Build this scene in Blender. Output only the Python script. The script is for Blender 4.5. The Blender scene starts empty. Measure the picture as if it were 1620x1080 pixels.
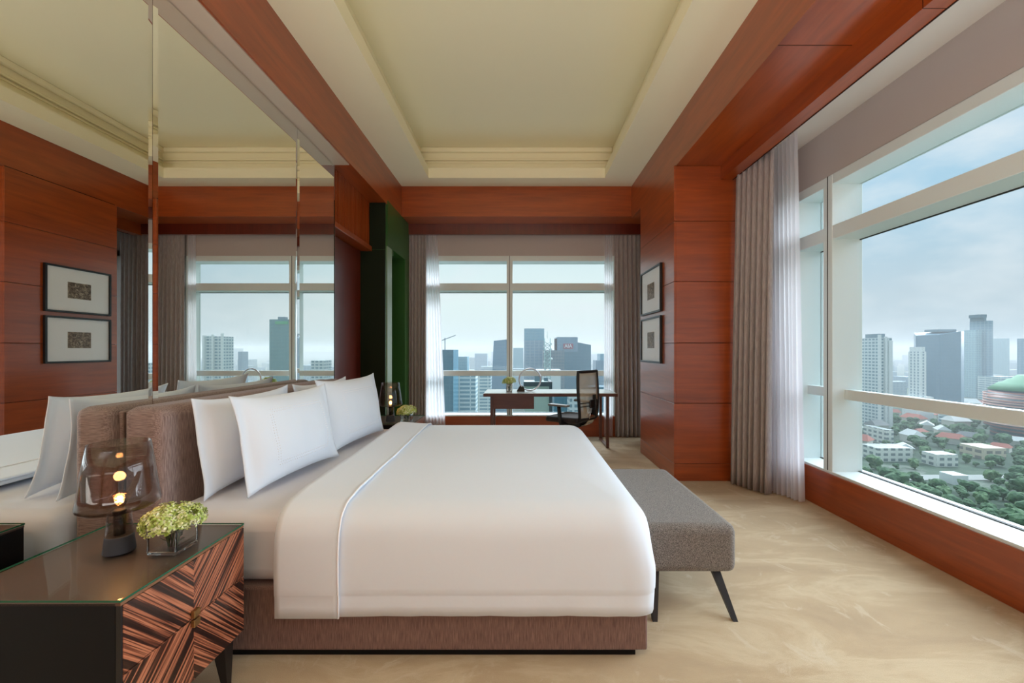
import bpy, bmesh, math, random
from mathutils import Vector, Matrix, noise

R = math.radians
S = bpy.context.scene
COL = S.collection
random.seed(7)

# ------------------------------------------------------------------ camera
F, CX, CY, H = 650.0, 823.0, 553.0, 1.35          # focal length in px, vanishing point, eye height
cam_d = bpy.data.cameras.new('camera')
cam = bpy.data.objects.new('camera', cam_d)
COL.objects.link(cam)
cam.location = (0, 0, H)
cam.rotation_euler = (R(90), 0, 0)
cam_d.sensor_width = 36.0
cam_d.lens = F / 1620.0 * 36.0
cam_d.shift_x = -(CX - 810.0) / 1620.0
cam_d.shift_y = (CY - 540.0) / 1620.0
cam_d.clip_start = 0.05
cam_d.clip_end = 20000
S.camera = cam

# ------------------------------------------------------------------ view
S.view_settings.view_transform = 'Standard'
S.view_settings.look = 'None'
S.view_settings.gamma = 1
S.view_settings.use_curve_mapping = False
S.view_settings.exposure = 0.0
S.cycles.max_bounces = 10
S.cycles.transparent_max_bounces = 24
S.cycles.glossy_bounces = 5
S.cycles.diffuse_bounces = 5
S.cycles.sample_clamp_indirect = 4.0
S.cycles.caustics_reflective = True
S.cycles.caustics_refractive = False

def srgb(r, g, b, a=1.0):
    f = lambda c: (c / 255 / 12.92) if c / 255 <= 0.04045 else ((c / 255 + 0.055) / 1.055) ** 2.4
    return (f(r), f(g), f(b), a)

# ------------------------------------------------------------------ world
W = bpy.data.worlds.new('sky')
S.world = W
W.use_nodes = True
wn, wl = W.node_tree.nodes, W.node_tree.links
wn.clear()
def wnode(t, **kw):
    n = wn.new(t)
    for k, v in kw.items(): setattr(n, k, v)
    return n
tc = wnode('ShaderNodeTexCoord')
sep = wnode('ShaderNodeSeparateXYZ'); wl.new(tc.outputs['Generated'], sep.inputs[0])
def wramp(stops, src):
    r = wnode('ShaderNodeValToRGB')
    el = r.color_ramp.elements
    el[0].position, el[0].color = stops[0]
    el[1].position, el[1].color = stops[-1]
    for p, c in stops[1:-1]:
        e = el.new(p); e.color = c
    wl.new(src, r.inputs[0]); return r
fwd = wramp([(0.0, srgb(214, 231, 234)), (0.12, srgb(222, 238, 239)), (0.35, srgb(196, 224, 236)), (0.8, srgb(150, 195, 228))], sep.outputs['Z'])
rgt = wramp([(0.0, srgb(186, 203, 213)), (0.10, srgb(190, 208, 219)), (0.26, srgb(172, 207, 228)), (0.8, srgb(140, 188, 226))], sep.outputs['Z'])
mr = wnode('ShaderNodeMapRange'); wl.new(sep.outputs['X'], mr.inputs[0])
mr.inputs[1].default_value = 0.25; mr.inputs[2].default_value = 0.62
mx = wnode('ShaderNodeMix', data_type='RGBA')
wl.new(mr.outputs[0], mx.inputs[0]); wl.new(fwd.outputs[0], mx.inputs[6]); wl.new(rgt.outputs[0], mx.inputs[7])
mp = wnode('ShaderNodeMapping'); mp.inputs['Scale'].default_value = (1.6, 1.6, 3.6); mp.inputs['Location'].default_value = (0.4, 0.2, 0.15)
wl.new(tc.outputs['Generated'], mp.inputs[0])
nz = wnode('ShaderNodeTexNoise'); nz.inputs['Scale'].default_value = 2.2; nz.inputs['Detail'].default_value = 7; nz.inputs['Roughness'].default_value = 0.55
wl.new(mp.outputs[0], nz.inputs[0])
cr = wramp([(0.50, (0, 0, 0, 1)), (0.72, (0.75, 0.75, 0.75, 1))], nz.outputs[0])
mx2 = wnode('ShaderNodeMix', data_type='RGBA')
wl.new(cr.outputs[0], mx2.inputs[0]); wl.new(mx.outputs[2], mx2.inputs[6]); mx2.inputs[7].default_value = srgb(226, 234, 240)
bg = wnode('ShaderNodeBackground'); bg.inputs[1].default_value = 1.10
wl.new(mx2.outputs[2], bg.inputs[0])
wo = wnode('ShaderNodeOutputWorld'); wl.new(bg.outputs[0], wo.inputs[0])

# ------------------------------------------------------------------ sun and added lights
def sun(name, direction, strength, angle, color):
    d = bpy.data.lights.new(name, 'SUN'); d.energy = strength; d.angle = R(angle); d.color = color
    o = bpy.data.objects.new(name, d); COL.objects.link(o)
    o.rotation_euler = Vector(direction).to_track_quat('-Z', 'Y').to_euler()
    o.location = (6, 0, 12)
    return o
sun('sun', (-0.85, -0.24, -0.56), 7.8, 70, (0.80, 0.90, 1.0))
sun('added_back_sun', (0.08, -0.80, -0.62), 3.2, 30, (0.86, 0.93, 1.0))  # added second sun, brightens the back window side
def area(name, loc, size, size_y, energy, direction, color):
    d = bpy.data.lights.new(name, 'AREA'); d.shape = 'RECTANGLE'; d.size = size; d.size_y = size_y
    d.energy = energy; d.color = color
    o = bpy.data.objects.new(name, d); COL.objects.link(o)
    o.location = loc; o.rotation_euler = Vector(direction).to_track_quat('-Z', 'Y').to_euler()
    return o
AREAS = []
# added fill behind the camera, no fixtures: one faces forward, one faces up
area('added_rear_fill', (0.3, -3.45, 1.9), 3.6, 2.4, 7, (0, 1, 0.0), (1.0, 0.95, 0.92))
area('added_up_fill', (0.0, -1.8, 0.7), 2.8, 3.0, 165, (0, 0, 1), (1.0, 0.995, 0.97))

# ------------------------------------------------------------------ material helpers
def mat(name, color=None, rough=0.5, metal=0.0, **kw):
    m = bpy.data.materials.new(name); m.use_nodes = True
    b = m.node_tree.nodes['Principled BSDF']
    if color is not None: b.inputs['Base Color'].default_value = color
    b.inputs['Roughness'].default_value = rough
    b.inputs['Metallic'].default_value = metal
    for k, v in kw.items(): b.inputs[k].default_value = v
    return m
class NT:
    def __init__(s, m): s.m = m; s.n = m.node_tree.nodes; s.l = m.node_tree.links; s.b = s.n.get('Principled BSDF')
    def node(s, t, **kw):
        n = s.n.new(t)
        for k, v in kw.items(): setattr(n, k, v)
        return n
    def link(s, a, b): s.l.new(a, b)
    def math(s, op, a, b=None, c=None):
        n = s.node('ShaderNodeMath', operation=op)
        for i, v in enumerate((a, b, c)):
            if v is None: continue
            if isinstance(v, (int, float)): n.inputs[i].default_value = v
            else: s.link(v, n.inputs[i])
        return n.outputs[0]
    def coords(s, scale=(1, 1, 1), rot=(0, 0, 0)):
        t = s.node('ShaderNodeTexCoord'); mp = s.node('ShaderNodeMapping')
        mp.inputs['Scale'].default_value = scale; mp.inputs['Rotation'].default_value = rot
        s.link(t.outputs['Object'], mp.inputs[0]); return mp.outputs[0]
    def noise(s, vec, scale, detail=4, rough=0.5, dist=0.0):
        n = s.node('ShaderNodeTexNoise'); n.inputs['Scale'].default_value = scale; n.inputs['Detail'].default_value = detail
        n.inputs['Roughness'].default_value = rough; n.inputs['Distortion'].default_value = dist
        s.link(vec, n.inputs[0]); return n.outputs[0]
    def ramp(s, fac, stops, interp='LINEAR'):
        r = s.node('ShaderNodeValToRGB'); r.color_ramp.interpolation = interp
        el = r.color_ramp.elements
        el[0].position, el[0].color = stops[0]; el[1].position, el[1].color = stops[-1]
        for p, c in stops[1:-1]: e = el.new(p); e.color = c
        s.link(fac, r.inputs[0]); return r.outputs[0]
    def mix(s, fac, a, b, blend='MIX'):
        n = s.node('ShaderNodeMix', data_type='RGBA', blend_type=blend)
        for i, v in ((0, fac), (6, a), (7, b)):
            if isinstance(v, (int, float, tuple)): n.inputs[i].default_value = v
            else: s.link(v, n.inputs[i])
        return n.outputs[2]
    def bump(s, h, strength=0.2, dist=0.002):
        n = s.node('ShaderNodeBump'); n.inputs['Strength'].default_value = strength; n.inputs['Distance'].default_value = dist
        s.link(h, n.inputs['Height']); s.link(n.outputs[0], s.b.inputs['Normal'])

def wood(name, c1, c2, scale=(1, 1, 1), rough=0.34, coat=0.6):
    m = mat(name, rough=rough); t = NT(m)
    v = t.coords(scale)
    f = t.noise(v, 6, 6, 0.6, 0.4)
    g = t.noise(v, 1.3, 3, 0.5, 0.2)
    col = t.ramp(f, [(0.30, c1), (0.72, c2)])
    col = t.mix(0.35, col, t.ramp(g, [(0.3, c1), (0.7, c2)]))
    t.link(col, t.b.inputs['Base Color'])
    t.b.inputs['Coat Weight'].default_value = coat; t.b.inputs['Coat Roughness'].default_value = 0.28
    return m
def fabric(name, c1, c2, scale=(1, 1, 1), fine=180, rough=0.85, bump=0.3):
    m = mat(name, rough=rough); t = NT(m)
    v = t.coords(scale)
    f = t.noise(v, fine, 3, 0.6)
    t.link(t.ramp(f, [(0.35, c1), (0.65, c2)]), t.b.inputs['Base Color'])
    t.b.inputs['Sheen Weight'].default_value = 0.15
    if bump: t.bump(f, bump, 0.0015)
    return m

M = {}
WA, WB = srgb(130, 54, 15), srgb(180, 82, 26)
M['wood'] = wood('cherry_veneer_horizontal', WA, WB, (0.35, 0.35, 5))
M['wood_v'] = wood('cherry_veneer_vertical', WA, WB, (4, 4, 0.3))
M['wood_beam'] = wood('cherry_veneer_beam', WA, WB, (3, 0.3, 3), 0.32, 0.55)
M['wood_dark'] = wood('red_brown_veneer', srgb(86, 26, 12), srgb(116, 40, 20), (4, 4, 0.4))
M['groove'] = mat('dark_joint', srgb(48, 16, 8), 0.7)
M['desk_wood'] = wood('walnut_desk', srgb(74, 38, 28), srgb(104, 58, 44), (0.6, 3, 3), 0.4)
M['paint'] = mat('cream_paint', srgb(248, 240, 208), 0.7)
M['white_paint'] = mat('white_paint', srgb(224, 220, 212), 0.6)
M['taupe_paint'] = mat('window_bulkhead_paint', srgb(188, 178, 174), 0.65)
M['soffit'] = mat('soffit_painted_sheen', srgb(196, 176, 158), 0.3)
M['frame_white'] = mat('window_white', srgb(224, 233, 232), 0.4)
M['seal'] = mat('dark_seal', srgb(50, 52, 50), 0.6)
M['green'] = mat('green_lacquer', srgb(50, 92, 42), 0.3)
M['green_dark'] = mat('dark_green_finish', srgb(24, 34, 18), 0.6, **{'Specular IOR Level': 0.2})  # dark portal front; in the door recess this tone stands for shade
M['sage'] = mat('sage_painted_reflection', srgb(140, 160, 134), 0.3)  # light reflected by the portal strip, put into its pale tone
M['black'] = mat('black_lacquer', srgb(12, 12, 15), 0.5, **{'Specular IOR Level': 0.2})
M['black_wood'] = mat('black_stained_wood', srgb(24, 18, 17), 0.45)
M['black_frame'] = mat('black_frame', srgb(16, 16, 18), 0.4)
M['brass'] = mat('brushed_brass', srgb(170, 140, 95), 0.35, 1.0)
M['chrome'] = mat('chrome', srgb(210, 205, 200), 0.12, 1.0)
M['steel'] = mat('satin_steel', srgb(200, 200, 205), 0.3, 1.0)
M['mirror'] = mat('silver_mirror', (0.90, 0.91, 0.87, 1), 0.0, 1.0)
M['slate'] = mat('slate_ceramic', srgb(58, 62, 70), 0.6)
M['linen'] = mat('white_linen', srgb(230, 239, 250), 0.75)
M['linen'].node_tree.nodes['Principled BSDF'].inputs['Sheen Weight'].default_value = 0.2
t = NT(M['linen']); t.bump(t.noise(t.coords((1, 1, 1)), 5, 4, 0.5), 0.25, 0.01)
M['sheet'] = mat('white_fitted_sheet', srgb(218, 220, 228), 0.8)
M['piping'] = mat('white_piping', srgb(245, 246, 250), 0.6)
M['taupe'] = fabric('taupe_weave', srgb(112, 92, 84), srgb(150, 128, 118), (1, 1, 14), 60, 0.7, 0.25)
M['taupe_h'] = fabric('taupe_ribbed_weave', srgb(96, 70, 62), srgb(142, 112, 102), (1, 1, .05), 330, 0.7, 0.25)
t = NT(M['taupe']); b_ = t.b                       # slubs run up the front and along the end of the headboard
ge = t.node('ShaderNodeNewGeometry'); sn = t.node('ShaderNodeSeparateXYZ'); t.link(ge.outputs['Normal'], sn.inputs[0])
fa = t.math('GREATER_THAN', t.math('ABSOLUTE', sn.outputs['Y']), 0.7)
nA = t.noise(t.coords((1, 1, .06)), 300, 3, 0.6); nB = t.noise(t.coords((.06, 1, 1)), 300, 3, 0.6)
mm = t.math('ADD', t.math('MULTIPLY', nA, t.math('SUBTRACT', 1.0, fa)), t.math('MULTIPLY', nB, fa))
t.link(t.ramp(mm, [(0.36, srgb(108, 86, 80)), (0.64, srgb(158, 136, 128))]), b_.inputs['Base Color'])
M['tweed'] = fabric('grey_tweed', srgb(66, 60, 56), srgb(150, 142, 134), (1, 1, 1), 240, 0.9, 0.5)
M['curtain'] = fabric('grey_taupe_curtain', srgb(148, 138, 136), srgb(176, 166, 163), (1, 1, 0.06), 200, 0.6, 0.1)
M['mesh_black'] = mat('black_plastic', srgb(22, 22, 24), 0.5)
M['seat_black'] = fabric('black_seat_fabric', srgb(28, 22, 24), srgb(44, 36, 38), (1, 1, 1), 260)

# sheer curtain
m = bpy.data.materials.new('sheer_voile'); m.use_nodes = True; t = NT(m); t.n.clear()
out = t.node('ShaderNodeOutputMaterial'); tr = t.node('ShaderNodeBsdfTransparent'); tl = t.node('ShaderNodeBsdfTranslucent'); df = t.node('ShaderNodeBsdfDiffuse')
tl.inputs[0].default_value = (0.97, 0.96, 0.99, 1); df.inputs[0].default_value = (0.88, 0.87, 0.9, 1)
a1 = t.node('ShaderNodeMixShader'); a1.inputs[0].default_value = 0.25; t.link(tl.outputs[0], a1.inputs[1]); t.link(df.outputs[0], a1.inputs[2])
a2 = t.node('ShaderNodeMixShader'); a2.inputs[0].default_value = 0.86; t.link(tr.outputs[0], a2.inputs[1]); t.link(a1.outputs[0], a2.inputs[2])
t.link(a2.outputs[0], out.inputs[0]); M['sheer'] = m

def thin_glass(name, tint, refl=1.0, rough=0.0, ior=1.45):
    m = bpy.data.materials.new(name); m.use_nodes = True; t = NT(m); t.n.clear()
    out = t.node('ShaderNodeOutputMaterial'); tr = t.node('ShaderNodeBsdfTransparent'); gl = t.node('ShaderNodeBsdfGlossy')
    tr.inputs[0].default_value = tint; gl.inputs['Roughness'].default_value = rough
    fr = t.node('ShaderNodeLayerWeight'); fr.inputs[0].default_value = 0.5
    fm = t.math('MULTIPLY', t.math('ADD', t.math('MULTIPLY', t.math('POWER', fr.outputs['Facing'], 5.0), 0.9), 0.04), refl)
    mx = t.node('ShaderNodeMixShader'); t.link(fm, mx.inputs[0]); t.link(tr.outputs[0], mx.inputs[1]); t.link(gl.outputs[0], mx.inputs[2])
    t.link(mx.outputs[0], out.inputs[0]); return m
M['window_glass'] = thin_glass('window_glass', (0.98, 0.99, 0.985, 1), 0.15)
M['smoke_glass'] = thin_glass('smoked_glass', (0.81, 0.77, 0.75, 1), 1.0)
M['clear_glass'] = thin_glass('clear_glass', (0.965, 0.98, 0.975, 1), 2.4)
m = mat('vase_glass', (1, 1, 1, 1), 0.0); m.node_tree.nodes['Principled BSDF'].inputs['Transmission Weight'].default_value = 1.0; m.node_tree.nodes['Principled BSDF'].inputs['IOR'].default_value = 1.45; M['vase_glass'] = m
M['bulb_glass'] = thin_glass('amber_bulb_glass', (1.0, 0.86, 0.70, 1), 1.0)
M['top_glass'] = thin_glass('tabletop_glass', (0.95, 0.97, 0.96, 1), 0.35)
M['glass_edge'] = mat('green_glass_edge', srgb(24, 92, 66), 0.1)
M['water'] = thin_glass('water', (0.97, 0.985, 0.975, 1), 0.3)
m = bpy.data.materials.new('glowing_filament'); m.use_nodes = True
m.node_tree.nodes['Principled BSDF'].inputs['Emission Color'].default_value = (1.0, 0.50, 0.16, 1)
m.node_tree.nodes['Principled BSDF'].inputs['Emission Strength'].default_value = 60
M['filament'] = m

# carpet
m = mat('beige_carpet', rough=0.95); t = NT(m)
v = t.coords((1, 1, 1)); f1 = t.noise(t.coords((0.9, 2.6, 1), (0, 0, R(28))), 1.3, 6, 0.62, 0.6); f2 = t.noise(v, 420, 2, 0.5); f3 = t.noise(t.coords((1.2, 0.8, 1)), 4.5, 8, 0.7, 0.8)
c = t.ramp(f1, [(0.34, srgb(172, 146, 110)), (0.50, srgb(186, 160, 122)), (0.58, srgb(202, 180, 144)), (0.70, srgb(178, 152, 114))])
c = t.mix(t.ramp(f3, [(0.57, (0, 0, 0, 1)), (0.64, (0.55, 0.55, 0.55, 1))]), c, srgb(212, 196, 168))
c = t.mix(0.22, c, t.ramp(f2, [(0.3, srgb(120, 100, 76)), (0.7, srgb(226, 208, 180))]))
t.link(c, t.b.inputs['Base Color']); t.b.inputs['Sheen Weight'].default_value = 0.2
t.bump(f2, 0.35, 0.004); M['carpet'] = m

# zebrano chevron (thing-local coords: y along the front, z up; centre at y=0)
m = mat('zebrano_chevron', rough=0.28); t = NT(m)
tcn = t.node('ShaderNodeTexCoord'); sp = t.node('ShaderNodeSeparateXYZ'); t.link(tcn.outputs['Object'], sp.inputs[0])
ay = t.math('ABSOLUTE', sp.outputs['Y']); az = t.math('ABSOLUTE', t.math('SUBTRACT', sp.outputs['Z'], 0.415))
d = t.math('SUBTRACT', ay, t.math('MULTIPLY', az, 0.95))
q = t.math('ADD', t.math('SIGN', sp.outputs['Y']), t.math('MULTIPLY', t.math('SIGN', t.math('SUBTRACT', sp.outputs['Z'], 0.415)), 3.3))
cmb = t.node('ShaderNodeCombineXYZ'); t.link(d, cmb.inputs[0]); t.link(q, cmb.inputs[1]); t.link(t.math('MULTIPLY', t.math('ADD', ay, az), 0.012), cmb.inputs[2])
n1 = t.noise(cmb.outputs[0], 42, 3, 0.7, 0.0)
c = t.ramp(n1, [(0.40, srgb(34, 18, 16)), (0.47, srgb(62, 34, 26)), (0.51, srgb(150, 86, 60)), (0.56, srgb(196, 124, 90)), (0.60, srgb(120, 66, 46)), (0.66, srgb(48, 26, 22))])
t.link(c, t.b.inputs['Base Color']); t.b.inputs['Coat Weight'].default_value = 0.3; M['zebrano'] = m
M['night_top'] = mat('bronze_lacquer_top', srgb(98, 80, 71), 0.42)
M['edge_wood'] = mat('walnut_edging', srgb(128, 88, 62), 0.45)

# print in the frames
for i, sc in ((1, 26), (2, 34)):
    m = mat('engraving_print_%d' % i, rough=0.7); t = NT(m)
    n1 = t.noise(t.coords((1, 1, 1.3)), sc, 8, 0.8, 1.2)
    t.link(t.ramp(n1, [(0.38, srgb(46, 38, 34)), (0.5, srgb(120, 104, 92)), (0.6, srgb(196, 180, 160))]), t.b.inputs['Base Color']); M['print%d' % i] = m
M['mat_board'] = mat('white_mat_board', srgb(246, 247, 250), 0.75)

# leaves and flowers
m = mat('hydrangea_petals', rough=0.7); t = NT(m)
n1 = t.noise(t.coords(), 55, 3, 0.6)
t.link(t.ramp(n1, [(0.35, srgb(150, 176, 60)), (0.5, srgb(200, 212, 122)), (0.62, srgb(238, 238, 204))]), t.b.inputs['Base Color'])
t.b.inputs['Subsurface Weight'].default_value = 0.0; M['petal'] = m
M['leaf'] = mat('green_leaf', srgb(58, 110, 36), 0.5)

# mesh-back fabric (tiny holes)
m = bpy.data.materials.new('mesh_back_net'); m.use_nodes = True; t = NT(m); t.n.clear()
out = t.node('ShaderNodeOutputMaterial'); tr = t.node('ShaderNodeBsdfTransparent'); df = t.node('ShaderNodeBsdfDiffuse'); df.inputs[0].default_value = srgb(196, 190, 170)
mx = t.node('ShaderNodeMixShader'); mx.inputs[0].default_value = 0.8
t.link(tr.outputs[0], mx.inputs[1]); t.link(df.outputs[0], mx.inputs[2]); t.link(mx.outputs[0], out.inputs[0]); M['net'] = m

def facade(name, wall, glass, fh=3.4, fw=3.0, tz=0.6, tx=0.8, rough=0.4, var=0.25, band=None):
    m = mat(name, rough=rough); t = NT(m)
    tcn = t.node('ShaderNodeTexCoord'); sp = t.node('ShaderNodeSeparateXYZ'); t.link(tcn.outputs['Object'], sp.inputs[0])
    zf = t.math('FRACT', t.math('DIVIDE', t.math('ADD', sp.outputs['Z'], 500.0), fh))
    xf = t.math('FRACT', t.math('DIVIDE', t.math('ADD', t.math('ADD', sp.outputs['X'], sp.outputs['Y']), 500.0), fw))
    inz = t.math('LESS_THAN', zf, tz); inx = t.math('LESS_THAN', xf, tx)
    f = t.math('MULTIPLY', inz, inx)
    nn = t.noise(t.coords((1.0 / fw / 3, 1.0 / fw / 3, 1.0 / fh / 5)), 2.0, 3, 0.6)
    g = t.mix(t.math('MULTIPLY', nn, var), glass, (min(1, glass[0] * 2.2 + .05), min(1, glass[1] * 2.2 + .06), min(1, glass[2] * 2.2 + .07), 1))
    t.link(t.mix(f, wall, g), t.b.inputs['Base Color'])
    return m

# ------------------------------------------------------------------ mesh builder
class MB:
    def __init__(s): s.bm = bmesh.new(); s.smooth = False
    def _xf(s, vs, xf):
        if xf is not None:
            for v in vs: v.co = xf @ v.co
    def box(s, x0, x1, y0, y1, z0, z1, bevel=0.0, seg=3, xf=None):
        b = bmesh.new()
        vs = [b.verts.new((x, y, z)) for z in (z0, z1) for y in (y0, y1) for x in (x0, x1)]
        for f in ((0, 2, 3, 1), (4, 5, 7, 6), (0, 1, 5, 4), (2, 6, 7, 3), (0, 4, 6, 2), (1, 3, 7, 5)):
            b.faces.new([vs[i] for i in f])
        if bevel > 0:
            res = bmesh.ops.bevel(b, geom=b.edges[:] , offset=bevel, segments=seg, profile=0.5, affect='EDGES')
            if seg > 1:
                for f in res['faces']: f.smooth = True
        s.merge(b, xf); return s
    def merge(s, b, xf=None):
        b.verts.ensure_lookup_table(); b.verts.index_update()
        mp = [s.bm.verts.new(xf @ v.co if xf is not None else v.co) for v in b.verts]
        for f in b.faces:
            try:
                nf = s.bm.faces.new([mp[v.index] for v in f.verts]); nf.smooth = f.smooth
            except ValueError: pass
        b.free()
    def grid(s, fn, nu, nv, close_u=False, close_v=False, smooth=True):
        vs = [[s.bm.verts.new(fn(i / (nu if close_u else nu - 1), j / (nv if close_v else nv - 1))) for j in range(nv)] for i in range(nu)]
        for i in range(nu if close_u else nu - 1):
            for j in range(nv if close_v else nv - 1):
                f = s.bm.faces.new((vs[i][j], vs[(i + 1) % nu][j], vs[(i + 1) % nu][(j + 1) % nv], vs[i][(j + 1) % nv])); f.smooth = smooth
        return vs
    def lathe(s, prof, n=40, loc=(0, 0, 0), cap0=True, cap1=True):
        rings = []
        for r, z in prof:
            rings.append([s.bm.verts.new((loc[0] + r * math.cos(2 * math.pi * k / n), loc[1] + r * math.sin(2 * math.pi * k / n), loc[2] + z)) for k in range(n)])
        for a, b in zip(rings, rings[1:]):
            for k in range(n):
                f = s.bm.faces.new((a[k], a[(k + 1) % n], b[(k + 1) % n], b[k])); f.smooth = True
        if cap0: s.bm.faces.new(rings[0][::-1])
        if cap1: s.bm.faces.new(rings[-1])
        return s
    def tube(s, pts, rad, n=12, closed=False, flat=None):
        pts = [Vector(p) for p in pts]; m = len(pts)
        if isinstance(rad, (int, float)): rad = [rad] * m
        rings = []; up = Vector((0, 0, 1)); prev = None
        for i, p in enumerate(pts):
            a = pts[(i - 1) % m] if (i > 0 or closed) else p; b = pts[(i + 1) % m] if (i < m - 1 or closed) else p
            d = (b - a).normalized()
            if prev is None:
                ref = up if abs(d.dot(up)) < 0.9 else Vector((1, 0, 0))
                u = d.cross(ref).normalized()
            else:
                u = (prev - d * prev.dot(d)).normalized()
            prev = u; w = d.cross(u)
            fu, fw = flat or (1, 1)
            rings.append([s.bm.verts.new(p + (u * math.cos(2 * math.pi * k / n) * fu + w * math.sin(2 * math.pi * k / n) * fw) * rad[i]) for k in range(n)])
        rng = range(m) if closed else range(m - 1)
        for i in rng:
            a, b = rings[i], rings[(i + 1) % m]
            for k in range(n):
                f = s.bm.faces.new((a[k], a[(k + 1) % n], b[(k + 1) % n], b[k])); f.smooth = True
        if not closed:
            s.bm.faces.new(rings[0][::-1]); s.bm.faces.new(rings[-1])
        return s
    def taper(s, p0, p1, w0, w1, bevel=0.0):
        """square tapered leg from p0 (width w0) to p1 (width w1)"""
        a = [s.bm.verts.new((p0[0] + sx * w0 / 2, p0[1] + sy * w0 / 2, p0[2])) for sx, sy in ((-1, -1), (1, -1), (1, 1), (-1, 1))]
        b = [s.bm.verts.new((p1[0] + sx * w1 / 2, p1[1] + sy * w1 / 2, p1[2])) for sx, sy in ((-1, -1), (1, -1), (1, 1), (-1, 1))]
        for k in range(4): s.bm.faces.new((a[k], a[(k + 1) % 4], b[(k + 1) % 4], b[k]))
        s.bm.faces.new(a[::-1]); s.bm.faces.new(b); return s
    def ico(s, c, r, sub=2, amp=0.0, fr=1.0, sc=(1, 1, 1), smooth=True):
        b = bmesh.new(); bmesh.ops.create_icosphere(b, subdivisions=sub, radius=1)
        for v in b.verts:
            k = 1 + amp * noise.noise(v.co * fr + Vector(c))
            v.co = Vector((v.co.x * sc[0], v.co.y * sc[1], v.co.z * sc[2])) * r * k + Vector(c)
        for f in b.faces: f.smooth = smooth
        s.merge(b); return s
    def build(s, name, m, parent=None, loc=None, solid=0.0, sub=0):
        bmesh.ops.recalc_face_normals(s.bm, faces=s.bm.faces[:])
        me = bpy.data.meshes.new(name); s.bm.to_mesh(me); s.bm.free()
        if m is not None: me.materials.append(m)
        o = bpy.data.objects.new(name, me); COL.objects.link(o)
        if parent is not None: o.parent = parent
        if loc is not None: o.location = loc
        if solid:
            d = o.modifiers.new('thickness', 'SOLIDIFY'); d.thickness = solid; d.offset = -1
        if sub:
            d = o.modifiers.new('smooth', 'SUBSURF'); d.levels = sub; d.render_levels = sub
        return o
def tag(o, label=None, cat=None, group=None, kind=None):
    if label: o['label'] = label
    if cat: o['category'] = cat
    if group: o['group'] = group
    if kind: o['kind'] = kind
    return o
def thing(name, label, cat, loc=(0, 0, 0), rz=0.0, group=None, kind=None):
    o = bpy.data.objects.new(name, None); COL.objects.link(o)
    o.empty_display_size = 0.1; o.location = loc; o.rotation_euler = (0, 0, rz)
    return tag(o, label, cat, group, kind)
def copy_tree(o, parent=None):
    c = o.copy(); COL.objects.link(c); c.parent = parent
    for ch in [x for x in bpy.data.objects if x.parent == o]: copy_tree(ch, c)
    return c
def struct(name, mb, m, parent=None):
    o = mb.build(name, m, parent)
    if parent is None: o['kind'] = 'structure'
    return o
def bx(*a, **k): return MB().box(*a, **k)

# ================================================================== ROOM
XM = -1.86                    # mirror plane
ZC = 3.70                     # lower ceiling
struct('floor', bx(-2.4, 2.62, -3.6, 6.5, -0.2, 0), M['carpet'])

# ceiling with its tray
c = MB()
c.box(-1.75, -1.256, -3.6, 6.0, ZC, 3.84); c.box(1.16, 1.65, -3.6, 6.0, ZC, 3.84)
c.box(-1.256, 1.16, 5.62, 6.0, ZC, 3.84); c.box(-1.256, 1.16, -3.6, -2.6, ZC, 3.84)
c.box(-1.75, 1.65, -3.6, 6.0, 4.20, 4.3)
c.box(-1.75, -1.45, -3.6, 6.0, 3.84, 4.2); c.box(1.35, 1.65, -3.6, 6.0, 3.84, 4.2)
c.box(-1.45, 1.35, 5.82, 6.0, 3.84, 4.2); c.box(-1.45, 1.35, -3.6, -2.8, 3.84, 4.2)
struct('ceiling', c, M['paint'])
def crown(n, z0, z1, pr):
    k = MB()
    k.box(-1.45, -1.45 + pr, -2.8, 5.82, z0, z1, bevel=min(pr, z1 - z0) * .3, seg=2); k.box(1.35 - pr, 1.35, -2.8, 5.82, z0, z1, bevel=min(pr, z1 - z0) * .3, seg=2)
    k.box(-1.45 + pr, 1.35 - pr, 5.82 - pr, 5.82, z0, z1, bevel=min(pr, z1 - z0) * .3, seg=2)
    struct('trim_%d' % n, k, M['paint'])
crown(1, 4.13, 4.20, 0.05); crown(2, 4.02, 4.05, 0.035); crown(3, 3.985, 4.005, 0.02)

# wood beams round the ceiling
struct('trim_4', bx(-2.3, -1.705, -3.6, 5.91, 3.215, 3.80), M['wood_beam'])
struct('trim_5', bx(-2.3, 2.62, 5.91, 6.5, 3.265, 3.80), M['wood'])
struct('trim_6', bx(1.60, 2.07, -3.6, 5.91, 3.24, 3.80), M['wood_beam'])
k = MB().box(2.06, 2.18, -3.6, 6.28, 3.095, 3.60); struct('trim_7', k, M['wood_beam'])
struct('trim_8', bx(-2.0, 2.2, 6.26, 6.32, 3.11, 3.30), M['wood_dark'])
# thin joints in the beam veneer
k = MB()
for y in (2.55, 0.9): k.box(1.60, 2.06, y, y + .003, 3.2385, 3.241)
for y in (2.1, 0.5): k.box(2.059, 2.18, y, y + .003, 3.0938, 3.24)
k.box(2.179, 2.186, -3.6, 6.2, 3.09, 3.097)
struct('trim_9', k, M['groove'])
# pale strip over the mirrors; the wood soffit's sheen painted as colour
struct('trim_10', bx(-2.0, -1.72, -3.6, 4.13, 3.205, 3.2155), M['soffit'])
# white bulkhead of the curtain pocket
struct('trim_11', bx(2.18, 2.66, -3.6, 6.5, 3.22, 3.30), M['white_paint'])

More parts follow.
